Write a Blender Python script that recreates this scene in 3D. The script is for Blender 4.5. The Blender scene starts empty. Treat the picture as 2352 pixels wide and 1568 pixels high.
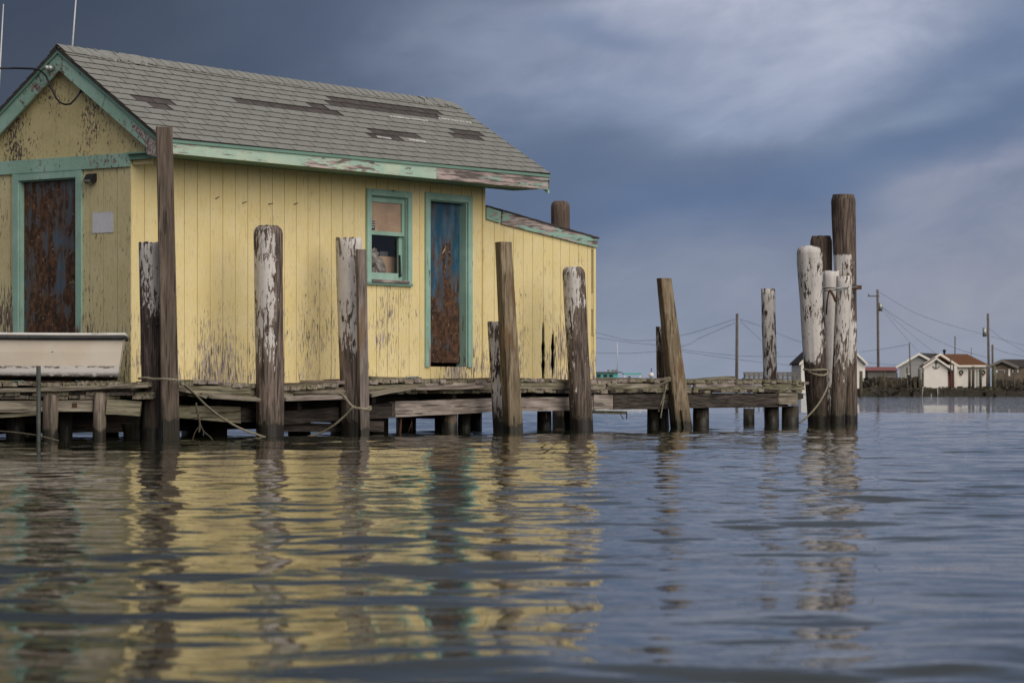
import bpy, bmesh, math, random
import numpy as np
from mathutils import Vector, Matrix, noise as mn
S = bpy.context.scene
COL = S.collection
R = random.Random(11)
sin, cos, pi = math.sin, math.cos, math.pi

# ------------------------------------------------------------------ camera, sky, sun, exposure
F, CX, HY, CH = 6470.0, 1176.0, 893.0, 0.52      # survey constants: focal length in px of a 2352 px frame, horizon row, eye height
cam_d = bpy.data.cameras.new("camera"); cam = bpy.data.objects.new("camera", cam_d); COL.objects.link(cam)
cam.location = (0, 0, CH); cam.rotation_euler = (pi/2, 0, 0)
cam_d.sensor_width = 36; cam_d.lens = 36*F/2352; cam_d.shift_y = (HY-784)/2352
cam_d.clip_start = .1; cam_d.clip_end = 20000
cam_d.dof.use_dof = True; cam_d.dof.focus_distance = 32.5; cam_d.dof.aperture_fstop = 7.5
S.camera = cam
SUN_EL, SUN_AZ = math.radians(34), math.radians(142)       # compass-like: 0 = +Y, 90 = +X
sd = bpy.data.lights.new("sun", 'SUN'); so = bpy.data.objects.new("sun", sd); COL.objects.link(so)
sd.energy = 1.5; sd.angle = math.radians(62); sd.color = (1, .93, .82)
sv = Vector((sin(SUN_AZ)*cos(SUN_EL), cos(SUN_AZ)*cos(SUN_EL), sin(SUN_EL)))
so.rotation_euler = sv.to_track_quat('Z', 'Y').to_euler()
S.view_settings.view_transform = 'Standard'; S.view_settings.look = 'None'
S.view_settings.gamma = 1; S.view_settings.use_curve_mapping = False
S.view_settings.exposure = 0.86
try: S.cycles.use_denoising = True
except Exception: pass

class NT:
    """tiny node-tree writer"""
    def __init__(s, nt): s.t = nt; nt.nodes.clear()
    def n(s, typ, ins=None, **kw):
        nd = s.t.nodes.new(typ)
        for k, v in kw.items(): setattr(nd, k, v)
        for k, v in (ins or {}).items():
            i = nd.inputs[k]
            if isinstance(v, bpy.types.NodeSocket): s.t.links.new(v, i)
            else: i.default_value = v
        return nd
    def m(s, op, a, b=0.0, c=None):
        nd = s.n('ShaderNodeMath', {0: a, 1: b}, operation=op)
        if c is not None:
            if isinstance(c, bpy.types.NodeSocket): s.t.links.new(c, nd.inputs[2])
            else: nd.inputs[2].default_value = c
        return nd.outputs[0]
    def mr(s, v, a, b, c=0.0, d=1.0, smooth=True):
        return s.n('ShaderNodeMapRange', {0: v, 1: a, 2: b, 3: c, 4: d}, interpolation_type='SMOOTHSTEP' if smooth else 'LINEAR').outputs[0]
    def mix(s, f, a, b, bt='MIX'):
        nd = s.n('ShaderNodeMix', data_type='RGBA', blend_type=bt)
        for k, v in ((0, f), (6, a), (7, b)):
            if isinstance(v, bpy.types.NodeSocket): s.t.links.new(v, nd.inputs[k])
            else: nd.inputs[k].default_value = v if k == 0 else (*v[:3], 1)
        return nd.outputs[2]
    def noise(s, vec, scale, detail=4, rough=.55, dist=0.0):
        return s.n('ShaderNodeTexNoise', {'Vector': vec, 'Scale': scale, 'Detail': detail, 'Roughness': rough, 'Distortion': dist}).outputs[0]
    def vmul(s, vec, k): return s.n('ShaderNodeVectorMath', {0: vec, 1: k}, operation='MULTIPLY').outputs[0]
    def vadd(s, vec, k): return s.n('ShaderNodeVectorMath', {0: vec, 1: k}, operation='ADD').outputs[0]

# sky: physical sky veiled by a storm cloud deck
w = bpy.data.worlds.new("World"); S.world = w; w.use_nodes = True
T = NT(w.node_tree)
geo = T.n('ShaderNodeTexCoord').outputs['Generated']
sep = T.n('ShaderNodeSeparateXYZ', {0: geo}); X, Y, Zc = sep.outputs
wx = T.m('SUBTRACT', T.noise(T.vmul(geo, (7, 7, 20)), 1.0, 3, .5), .5)
wz = T.m('SUBTRACT', T.noise(T.vadd(T.vmul(geo, (6, 6, 18)), (5, 3, 9)), 1.0, 4, .55), .5)
XW = T.m('ADD', X, T.m('MULTIPLY', wx, .10)); ZW = T.m('ADD', Zc, T.m('MULTIPLY', wz, .055))
fwd = T.mr(Y, 0, .5)
def blob(px, py, rx, ry, rot):                       # soft elliptical cloud mass at a direction
    x0, z0 = (px-CX)/F, (HY-py)/F; a = math.radians(rot)
    dx, dz = T.m('SUBTRACT', XW, x0), T.m('SUBTRACT', ZW, z0)
    u = T.m('ADD', T.m('MULTIPLY', dx, cos(a)), T.m('MULTIPLY', dz, sin(a)))
    v = T.m('SUBTRACT', T.m('MULTIPLY', dz, cos(a)), T.m('MULTIPLY', dx, sin(a)))
    q = T.m('ADD', T.m('POWER', T.m('ABSOLUTE', T.m('DIVIDE', u, rx/F)), 2.0), T.m('POWER', T.m('ABSOLUTE', T.m('DIVIDE', v, ry/F)), 2.0))
    return T.m('MULTIPLY', T.m('EXPONENT', T.m('MULTIPLY', q, -1.0)), fwd)
fine = T.noise(T.n('ShaderNodeCombineXYZ', {0: T.m('MULTIPLY', X, 17.0), 1: T.m('MULTIPLY', Y, 6.0), 2: T.m('MULTIPLY', T.m('MULTIPLY_ADD', X, -.20, Zc), 33.0)}).outputs[0], 1.0, 7, .58, .35)
fine = T.mr(fine, .3, .7)
hz = T.mr(Zc, 0, .075)
col = T.mix(hz, (.205, .235, .295), (.105, .140, .215))          # pale air low down, blue-slate deck above
col = T.mix(T.mr(Zc, .12, .26), col, (.125, .135, .16))
dk = T.mr(X, -.17, .07, 1, 0)
col = T.mix(T.m('MULTIPLY', dk, T.m('MULTIPLY', T.mr(Zc, .0, .08, .2, .93), T.mr(Zc, .15, .4, 1, .4))), col, (.031, .039, .060))
for (px, py, rx, ry, rot, amt, c) in [
        (1700, 20, 430, 95, 6, .9, (.42, .43, .50)), (1480, 150, 460, 85, 14, .62, (.30, .33, .42)),
        (1900, 140, 340, 85, 22, .72, (.40, .42, .50)), (1180, 90, 260, 70, 10, .45, (.20, .235, .31)), (1640, 240, 420, 70, 8, .55, (.27, .31, .41)),
        (2150, 250, 330, 50, 14, .45, (.24, .29, .38)), (2290, 120, 260, 90, 14, .55, (.135, .185, .29)), (1390, 60, 130, 28, 0, .6, (.11, .15, .25)),
        (1650, 470, 560, 80, 11, .8, (.075, .118, .215)), (2200, 330, 360, 60, 15, .72, (.088, .135, .225)),
        (1230, 420, 260, 130, 10, .6, (.066, .098, .17)), (2320, 400, 260, 50, 14, .6, (.27, .28, .35)), (2150, 520, 420, 70, 4, .45, (.215, .24, .315)),
        (2300, 660, 620, 190, 5, .5, (.285, .275, .305)), (1800, 680, 420, 70, 5, .35, (.235, .255, .325))]:
    b = blob(px, py, rx, ry, rot)
    col = T.mix(T.m('MULTIPLY', T.m('MULTIPLY', b, T.m('MULTIPLY_ADD', fine, .42, .72)), amt), col, c)
col = T.mix(1.0, col, T.mix(fine, (.90, .92, .95), (1.08, 1.07, 1.05)), 'MULTIPLY')
# overhead and behind the viewer the deck thins and is brighter
behind = T.mr(Y, .55, -.35); high = T.mr(Zc, .18, .7)
big = T.noise(T.vmul(geo, (2.2, 2.2, 5)), 1.0, 5, .6)
pale = T.mix(T.mr(big, .35, .68), (.125, .14, .18), (.36, .35, .34))
col = T.mix(T.m('MAXIMUM', behind, high), col, pale)
sky = T.n('ShaderNodeTexSky', sky_type='NISHITA', sun_disc=False, sun_elevation=SUN_EL, sun_rotation=SUN_AZ).outputs[0]
cl10 = T.mix(1.0, col, (13.9, 14.2, 14.9), 'MULTIPLY')
T.t.nodes[-1].clamp_result = False
mixs = T.n('ShaderNodeHueSaturation', {'Saturation': 1.0, 'Color': T.mix(.965, sky, cl10)}).outputs[0]
bg = T.n('ShaderNodeBackground', {'Color': mixs, 'Strength': .05})
T.n('ShaderNodeOutputWorld', {0: bg.outputs[0]})

# ------------------------------------------------------------------ materials
def newmat(name):
    m = bpy.data.materials.new(name); m.use_nodes = True; return m, NT(m.node_tree)
def finish(T, col, rough=.8, bump=None, dist=.004, strength=1.0, spec=.3, metal=0.0):
    ins = {'Base Color': col, 'Roughness': rough, 'Specular IOR Level': spec, 'Metallic': metal}
    if not isinstance(col, bpy.types.NodeSocket): ins['Base Color'] = (*col, 1)
    p = T.n('ShaderNodeBsdfPrincipled', ins)
    if bump is not None:
        b = T.n('ShaderNodeBump', {'Height': bump, 'Distance': dist, 'Strength': strength})
        T.t.links.new(b.outputs[0], p.inputs['Normal'])
    T.n('ShaderNodeOutputMaterial', {0: p.outputs[0]})
    return p
def ocoord(T, rand=True):
    v = T.n('ShaderNodeTexCoord').outputs['Object']
    if rand:
        r = T.n('ShaderNodeObjectInfo').outputs['Random']
        v2 = T.n('ShaderNodeVectorMath', {0: v, 1: T.n('ShaderNodeCombineXYZ', {0: T.m('MULTIPLY', r, 37.0), 1: T.m('MULTIPLY', r, 91.0), 2: T.m('MULTIPLY', r, 53.0)}).outputs[0]}, operation='ADD').outputs[0]
        return v, v2, r
    return v
def plain(name, c, rough=.7, var=.12, spec=.3, metal=0.0, scale=6):
    m, T = newmat(name); v = ocoord(T, False)
    n = T.noise(v, scale, 5, .6); n2 = T.noise(v, scale*9, 3, .6)
    f = T.m('MULTIPLY_ADD', n, .7, T.m('MULTIPLY', n2, .3))
    col = T.mix(T.mr(f, .35, .65), [x*(1-var) for x in c], [min(1, x*(1+var)) for x in c])
    finish(T, col, rough, n2, .002, 1, spec, metal); return m
STR = {'x': (.07, 1, 1), 'y': (1, .07, 1), 'z': (1, 1, .07)}
def grain(T, vr, axis, scale=40):
    g = T.noise(T.vmul(vr, STR[axis]), scale, 6, .62, .25)
    g2 = T.noise(T.vmul(vr, tuple(.25 if k < .5 else 1 for k in STR[axis])), scale*.18, 4, .6, .5)
    crack = T.noise(T.vmul(vr, tuple(.045 if k < .5 else 1 for k in STR[axis])), scale*.8, 3, .55)
    return g, g2, crack
def wood(name, dark, light, axis='x', tint=None, scale=40, wet=None, stain=None):
    """weathered timber: streaked grain, checks, blotches; wet = height under which it is soaked"""
    m, T = newmat(name); v, vr, r = ocoord(T)
    g, g2, ck = grain(T, vr, axis, scale)
    c = T.mix(T.mr(g, .39, .61), dark, [x*1.12 for x in light])
    c = T.mix(T.m('MULTIPLY', T.mr(g2, .42, .7), .55), c, tint or [x*.6 for x in dark])
    c = T.mix(T.mr(r, 0, 1, .0, .45, False), c, [x*.62 for x in light])
    lines = T.mr(ck, .36, .405, 1, 0)
    c = T.mix(T.m('MULTIPLY', lines, .75), c, [x*.25 for x in dark])
    rough = .85
    if stain:
        st = T.mr(T.noise(T.vmul(vr, (1, 1, .3)), 5, 4, .6), .55, .68)
        c = T.mix(T.m('MULTIPLY', st, .8), c, stain)
    if wet is not None:
        z = T.n('ShaderNodeSeparateXYZ', {0: v}).outputs[2]
        zz = T.m('ADD', z, T.m('MULTIPLY', T.m('SUBTRACT', T.noise(T.vmul(vr, (1, 1, .5)), 9, 3, .6), .5), -.22))
        k = T.mr(zz, wet-.015, wet+.02, 1, 0)
        c = T.mix(T.mr(zz, wet+.02, wet+.26, .45, 0), c, (.045, .040, .026)); c = T.mix(T.m('MULTIPLY', k, .92), c, (.018, .016, .010)); rough = T.mr(k, 0, 1, .85, .4)
    h = T.m('MULTIPLY_ADD', lines, -.8, g)
    finish(T, c, rough, h, .006, .9); return m
def peel(name, paint, bare, axis='z', scale=26, zmap=None, bias=0.0, side=None, wet=None, paint2=None, edge=.012, big=2.2, dirt=.3, stretch=None, dim=1.0, ztop=None):
    """flaking paint over weathered wood. zmap=(z0,b0,z1,b1): how bare it is by height (0 = paint kept)"""
    m, T = newmat(name); v, vr, r = ocoord(T)
    src = v if name.startswith('yellow') or name.startswith('teal') else vr
    st = stretch or tuple(.16 if k < .5 else 1 for k in STR[axis])
    n1 = T.noise(T.vmul(src, st), scale, 6, .68, .3)
    n2 = T.noise(T.vmul(src, tuple(max(k, .5) for k in st)), big, 3, .55)
    f = T.m('ADD', T.m('MULTIPLY', n1, .62), T.m('MULTIPLY', n2, .38))
    sepv = T.n('ShaderNodeSeparateXYZ', {0: v}).outputs
    if zmap:
        z0, b0, z1, b1 = zmap
        f = T.m('ADD', f, T.mr(sepv[2], z0, z1, b0, b1))
    if ztop:                                   # bare again above this height
        f = T.m('ADD', f, T.mr(T.m('ADD', sepv[2], T.m('MULTIPLY', n1, .08)), ztop-.01, ztop+.03, 0, .5))
    f = T.m('ADD', f, bias)
    if side: f = T.m('ADD', f, T.m('MULTIPLY', T.mr(sepv[0], side[0], side[1], 0, 1), side[2]))
    mask = T.mr(f, .5, .5+edge)
    g, g2, ck = grain(T, vr, axis, 42)
    bc = T.mix(T.mr(g, .39, .61), [x*.45 for x in bare], [min(1, x*1.7) for x in bare])
    bc = T.mix(T.mr(ck, .37, .40, .8, 0), bc, [x*.2 for x in bare])
    fade = T.noise(src, 3.0, 5, .6)
    pc = T.mix(T.mr(fade, .35, .68), paint, paint2 or [x*.86 for x in paint])
    soil = T.noise(T.vmul(src, st), scale*.55, 6, .7)
    pc = T.mix(T.m('MULTIPLY', T.mr(soil, .52, .72), dirt), pc, [(a*.5+b*.5)*.8 for a, b in zip(paint, bare)])
    pc = T.mix(T.mr(r, 0, 1, 0, .12, False), pc, [x*.8 for x in paint])
    pc = T.mix(T.m('MULTIPLY', T.mr(T.noise(T.vmul(src, st), scale*1.7, 5, .75), .56, .66), dirt*.8), pc, bare)
    c = T.mix(mask, pc, bc)
    edgem = T.m('MULTIPLY', T.mr(f, .485, .5, 0, 1), T.m('SUBTRACT', 1.0, mask))
    c = T.mix(T.m('MULTIPLY', edgem, .25), c, [x*.5 for x in paint])
    rough = .75
    if wet is not None:
        tz = T.m('ADD', sepv[2], T.m('MULTIPLY', T.m('SUBTRACT', T.noise(T.vmul(vr, (1, 1, .4)), 7, 5, .65), .5), -.5))
        c = T.mix(T.mr(tz, wet+.02, wet+.30, .55, 0), c, (.045, .040, .026))
    if wet is not None:
        zz = T.m('ADD', sepv[2], T.m('MULTIPLY', T.m('SUBTRACT', T.noise(vr, 9, 3, .6), .5), -.22))
        k = T.mr(zz, wet-.015, wet+.02, 1, 0)
        c = T.mix(T.m('MULTIPLY', k, .9), c, (.018, .015, .012)); rough = T.mr(k, 0, 1, .75, .4)
    h = T.m('ADD', T.m('MULTIPLY', mask, -.5), T.m('MULTIPLY', T.mix(mask, (0, 0, 0), (1, 1, 1)), T.m('MULTIPLY', g, .7)))
    finish(T, c, rough, h, .004, .8); return m
def rust(name, blue, z0, z1, seed, amt_hi, amt_lo, pale=(.16, .2, .24)):
    m, T = newmat(name); v = T.vadd(ocoord(T, False), (seed, seed*2, seed*3)); vo = ocoord(T, False)
    z = T.n('ShaderNodeSeparateXYZ', {0: vo}).outputs[2]
    n = T.noise(T.vmul(v, (1, 1, .45)), 7, 8, .62, .5); nb = T.noise(T.vmul(v, (1, 1, .6)), 2.3, 4, .6)
    ns = T.noise(T.vmul(v, (1, 1, .13)), 13, 5, .6)
    f = T.m('ADD', T.m('ADD', T.m('ADD', T.m('MULTIPLY', n, .42), T.m('MULTIPLY', nb, .25)), T.m('MULTIPLY', ns, .33)), T.mr(z, z0, z1, amt_lo, amt_hi))
    fl = T.noise(T.vmul(v, (1, 1, .7)), 16, 7, .7, .3)
    rc = T.mix(T.mr(fl, .38, .66), (.030, .015, .010), (.125, .060, .032))
    rc = T.mix(T.m('MULTIPLY', T.mr(T.noise(v, 11, 6, .7), .56, .68), .6), rc, (.17, .070, .024))
    rc = T.mix(T.m('MULTIPLY', T.mr(T.noise(v, 22, 5, .7), .60, .66), .7), rc, (.34, .26, .19))
    bc = T.mix(T.mr(T.noise(T.vmul(v, (1, 1, .3)), 9, 5, .6), .4, .65), blue, [a*.55+b*.45 for a, b in zip(blue, pale)])
    c = T.mix(T.mr(f, .47, .5), bc, T.mix(.55, bc, (.10, .055, .03)))
    c = T.mix(T.mr(f, .515, .545), c, rc)
    finish(T, c, T.mr(f, .5, .54, .42, .88), T.m('ADD', fl, T.mr(f, .5, .54)), .004, .7, .4); return m

M = {}
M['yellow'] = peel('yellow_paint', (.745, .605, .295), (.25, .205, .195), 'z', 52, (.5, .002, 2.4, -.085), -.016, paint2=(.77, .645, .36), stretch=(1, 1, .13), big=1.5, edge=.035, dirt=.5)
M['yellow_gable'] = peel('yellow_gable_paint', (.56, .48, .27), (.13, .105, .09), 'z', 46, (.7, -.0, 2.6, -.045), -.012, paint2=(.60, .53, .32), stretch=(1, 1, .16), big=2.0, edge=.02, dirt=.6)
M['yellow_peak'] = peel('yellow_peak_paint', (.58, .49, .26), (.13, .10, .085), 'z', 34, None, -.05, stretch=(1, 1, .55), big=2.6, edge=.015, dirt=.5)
TL = (.245, .40, .33)
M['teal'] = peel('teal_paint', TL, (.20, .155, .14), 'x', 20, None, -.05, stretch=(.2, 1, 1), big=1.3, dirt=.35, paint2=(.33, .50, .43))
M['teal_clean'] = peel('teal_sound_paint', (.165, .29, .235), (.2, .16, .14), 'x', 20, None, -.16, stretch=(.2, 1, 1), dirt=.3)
M['teal_worn'] = peel('teal_worn_paint', (.36, .52, .43), (.32, .25, .24), 'x', 20, None, -.028, stretch=(.16, 1, 1), big=1.5, dirt=.35, paint2=(.50, .58, .46))
M['teal_bare'] = peel('teal_flaked_paint', (.28, .44, .375), (.27, .22, .21), 'x', 17, None, .06, stretch=(.14, 1, 1), big=1.9, dirt=.3)
M['teal_v'] = peel('teal_upright_paint', (.255, .41, .345), (.2, .155, .14), 'z', 24, (.6, .0, 2.5, -.09), -.03, stretch=(1, 1, .14), big=1.6, dirt=.35, paint2=(.33, .50, .43))
M['rust_front'] = rust('rusty_blue_steel', (.016, .075, .135), .7, 2.75, 3.1, -.05, .10)
M['rust_gable'] = rust('rusted_pale_blue_steel', (.05, .085, .13), .7, 2.7, 8.3, .035, .085, (.13, .14, .15))
M['wood_grey'] = wood('weathered_grey_wood', (0.152, 0.128, 0.102), (0.326, 0.283, 0.225), 'x', (0.102, 0.087, 0.051))
M['wood_olive'] = wood('mossy_grey_wood', (0.098, 0.087, 0.059), (0.259, 0.231, 0.161), 'x', (0.070, 0.070, 0.031))
M['wood_pale'] = wood('silvered_wood', (0.208, 0.169, 0.150), (0.370, 0.312, 0.280), 'x', (0.156, 0.130, 0.104))
M['wood_dark'] = wood('dark_shade_wood', (.022, .017, .014), (.075, .060, .052), 'x', (.012, .01, .009))  # dark timber; under the decks this tone also stands in for shade
M['wood_dark_z'] = wood('dark_shade_post_wood', (.028, .022, .018), (.09, .072, .06), 'z', (.012, .01, .009), wet=.13)  # posts set back under the decks, with shade put into the tone
M['post_z'] = wood('grey_post_wood', (0.091, 0.070, 0.055), (0.260, 0.208, 0.169), 'z', (0.065, 0.046, 0.033), wet=.13, stain=(0.117, 0.058, 0.029))
M['pole_z'] = wood('brown_pole_wood', (0.074, 0.054, 0.042), (0.180, 0.138, 0.110), 'z', (0.048, 0.034, 0.024), wet=.22)
M['timber_z'] = wood('yellowed_timber', (0.131, 0.098, 0.062), (0.294, 0.231, 0.156), 'z', (0.062, 0.044, 0.027), wet=.10, stain=(0.138, 0.077, 0.041))
M['timber_grey_z'] = wood('grey_square_timber', (0.142, 0.115, 0.105), (0.277, 0.230, 0.209), 'z', (0.095, 0.074, 0.068), wet=.08, stain=(0.189, 0.115, 0.065))
M['pile_bare'] = wood('brown_pile_wood', (0.068, 0.046, 0.035), (0.182, 0.132, 0.105), 'z', (0.041, 0.027, 0.020), wet=.14)
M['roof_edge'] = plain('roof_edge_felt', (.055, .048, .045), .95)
M['black'] = plain('black_plastic', (.012, .012, .013), .45)
M['rubber'] = plain('black_rail_rubber', (.028, .028, .032), .6, .4)
M['white'] = plain('white_paint', (.72, .70, .68), .6)
M['paper'] = plain('blank_notice_sheet', (.58, .58, .62), .6, .06, scale=3)
M['wire_white'] = plain('pale_whip_aerial', (.55, .55, .55), .5)
M['cardboard'] = plain('brown_cardboard', (.44, .30, .20), .85, .14, scale=4)
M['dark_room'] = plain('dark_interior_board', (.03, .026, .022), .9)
M['galv'] = plain('galvanised_steel', (.35, .37, .36), .45, .2, .5, .7)
M['iron'] = plain('rusty_iron', (.09, .045, .025), .8, .4)
M['grey_plastic'] = plain('grey_plastic', (.10, .10, .12), .5)
M['lens'] = plain('lamp_panel_glass', (.20, .19, .15), .25)
M['rope'] = plain('weathered_rope_fibre', (.27, .24, .18), .9, .3, scale=60)
M['rope_dark'] = plain('dirty_rope_fibre', (.10, .085, .06), .9, .4, scale=60)
# shingles
def shingle(name, a, b, sc=1.0):
    m, T = newmat(name); v, vr, r = ocoord(T)
    n = T.noise(vr, 260, 2, .6); n2 = T.noise(vr, 9, 5, .65); n3 = T.noise(vr, 40, 4, .6)
    c = T.mix(T.mr(n, .38, .62), [x*.72 for x in a], [x*1.25 for x in a])
    c = T.mix(T.m('MULTIPLY', T.mr(n2, .42, .72), .6), c, b)
    c = T.mix(T.m('MULTIPLY', r, .34), c, [x*.66 for x in a])
    c = T.mix(T.m('MULTIPLY', T.mr(n3, .62, .70), .5), c, [x*.45 for x in a])
    finish(T, c, .95, n, .0015, .8, .15); return m
M['shingle'] = shingle('grey_green_shingle', (.245, .245, .228), (.185, .182, .168))
M['shingle_old'] = shingle('worn_brown_shingle', (.082, .070, .068), (.15, .135, .13))
M['ridge'] = shingle('ridge_shingle', (.26, .26, .245), (.18, .175, .16))

# ------------------------------------------------------------------ object helpers
def tag(o, label=None, cat=None, group=None, kind=None):
    if label: o['label'] = label
    if cat: o['category'] = cat
    if group: o['group'] = group
    if kind: o['kind'] = kind
    return o
def link(name, me, parent=None, mat=None):
    o = bpy.data.objects.new(name, me); COL.objects.link(o)
    if parent: o.parent = parent
    if mat and me and not me.materials: me.materials.append(mat)
    return o
def empty(name, loc=(0, 0, 0), rz=0, label=None, cat=None, group=None, kind=None):
    o = bpy.data.objects.new(name, None); COL.objects.link(o); o.location = loc; o.rotation_euler = (0, 0, rz)
    return tag(o, label, cat, group, kind)
class MB:
    def __init__(s): s.v = []; s.f = []; s.sm = []
    def add(s, vs, fs, smooth=False):
        k = len(s.v); s.v += [tuple(p) for p in vs]; s.f += [tuple(i+k for i in f) for f in fs]; s.sm += [smooth]*len(fs); return s
    def box(s, a, b, M4=None):
        (x0, y0, z0), (x1, y1, z1) = a, b
        vs = [(x0,y0,z0),(x1,y0,z0),(x1,y1,z0),(x0,y1,z0),(x0,y0,z1),(x1,y0,z1),(x1,y1,z1),(x0,y1,z1)]
        if M4: vs = [M4 @ Vector(p) for p in vs]
        return s.add(vs, [(0,3,2,1),(4,5,6,7),(0,1,5,4),(1,2,6,5),(2,3,7,6),(3,0,4,7)])
    def prism(s, poly, axis, a, b):
        """poly: 2D points extruded along axis from a to b"""
        def P(p, k):
            return {'x': (k, p[0], p[1]), 'y': (p[0], k, p[1]), 'z': (p[0], p[1], k)}[axis]
        n = len(poly); vs = [P(p, a) for p in poly]+[P(p, b) for p in poly]
        return s.add(vs, [tuple(range(n))[::-1], tuple(range(n, 2*n))]+[(i, (i+1) % n, n+(i+1) % n, n+i) for i in range(n)])
    def tube(s, pts, r, n=6, cap=True):
        pts = [Vector(p) for p in pts]; rs = r if isinstance(r, (list, tuple)) else [r]*len(pts)
        vs, fs = [], []; up = Vector((0, 0, 1)); prev = None
        for i, p in enumerate(pts):
            t = (pts[min(i+1, len(pts)-1)]-pts[max(i-1, 0)]).normalized()
            if prev is None:
                a = t.cross(up if abs(t.z) < .9 else Vector((1, 0, 0))).normalized()
            else: a = (prev-t*prev.dot(t)).normalized()
            prev = a; b = t.cross(a)
            vs += [p+(a*cos(2*pi*k/n)+b*sin(2*pi*k/n))*rs[i] for k in range(n)]
        for i in range(len(pts)-1):
            fs += [(i*n+k, i*n+(k+1) % n, (i+1)*n+(k+1) % n, (i+1)*n+k) for k in range(n)]
        if cap: fs += [tuple(range(n))[::-1], tuple(range((len(pts)-1)*n, len(pts)*n))]
        return s.add(vs, fs, True)
    def ball(s, c, r, n=10, m=6, sc=(1, 1, 1)):
        vs, fs = [], []
        for i in range(m+1):
            for k in range(n):
                th = pi*(i+.02)/(m+.04); vs.append((c[0]+r*sc[0]*sin(th)*cos(2*pi*k/n), c[1]+r*sc[1]*sin(th)*sin(2*pi*k/n), c[2]+r*sc[2]*cos(th)))
        for i in range(m): fs += [(i*n+k, (i+1)*n+k, (i+1)*n+(k+1) % n, i*n+(k+1) % n) for k in range(n)]
        fs += [tuple(range(n)), tuple(range(m*n, m*n+n))[::-1]]
        return s.add(vs, fs, True)
    def mesh(s, name):
        me = bpy.data.meshes.new(name); me.from_pydata(s.v, [], s.f); me.polygons.foreach_set('use_smooth', s.sm); me.update(); return me
    def obj(s, name, mat, parent=None): return link(name, s.mesh(name), parent, mat)
def rough_plank(L, W, H, seg=None, jit=.003, rnd=R, end=.008):
    """a sawn board along x, from x=0..L, centred on y, top at z=0; edges wander and ends are ragged"""
    n = seg or max(2, int(L/.12)); mb = MB(); vs = []
    for i in range(n+1):
        x = L*i/n
        e = end if i in (0, n) else 0
        for (y, z) in ((-W/2, -H), (W/2, -H), (W/2, 0), (-W/2, 0)):
            vs.append((x+rnd.uniform(-e, e), y+rnd.uniform(-jit, jit), z+rnd.uniform(-jit, jit)))
    fs = [(0, 1, 2, 3)[::-1], tuple(n*4+k for k in (0, 1, 2, 3))]
    for i in range(n): fs += [(i*4+k, i*4+(k+1) % 4, (i+1)*4+(k+1) % 4, (i+1)*4+k) for k in range(4)]
    return mb.add(vs, [f[::-1] for f in fs])
def P(x, y, Z): return Vector(((x-CX)/F*Z, Z, CH+(HY-y)/F*Z))

# building frame: origin at the near corner, x along the long wall, y into the building
Z0 = 29.68; TH = math.radians(53.3); C0 = Vector(((301-CX)/F*Z0, Z0, 0))
MB4 = Matrix.Translation(C0) @ Matrix.Rotation(TH, 4, 'Z')
MI = MB4.inverted()
def ray_plane(x, y, axis, val):
    o = MI @ Vector((0, 0, CH)); d = (MI.to_3x3() @ Vector(((x-CX)/F, 1, (HY-y)/F)))
    k = (val-o[axis])/d[axis]; return o+d*k
def PL(x, y, s0=0.0): p = ray_plane(x, y, 1, s0); return p.x, p.z
def PG(x, y, t0=0.0): p = ray_plane(x, y, 0, t0); return p.y, p.z
def proj(pw): return CX+F*pw.x/pw.y, HY-(pw.z-CH)*F/pw.y
def loc_px(p): return proj(MB4 @ Vector(p))

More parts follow.
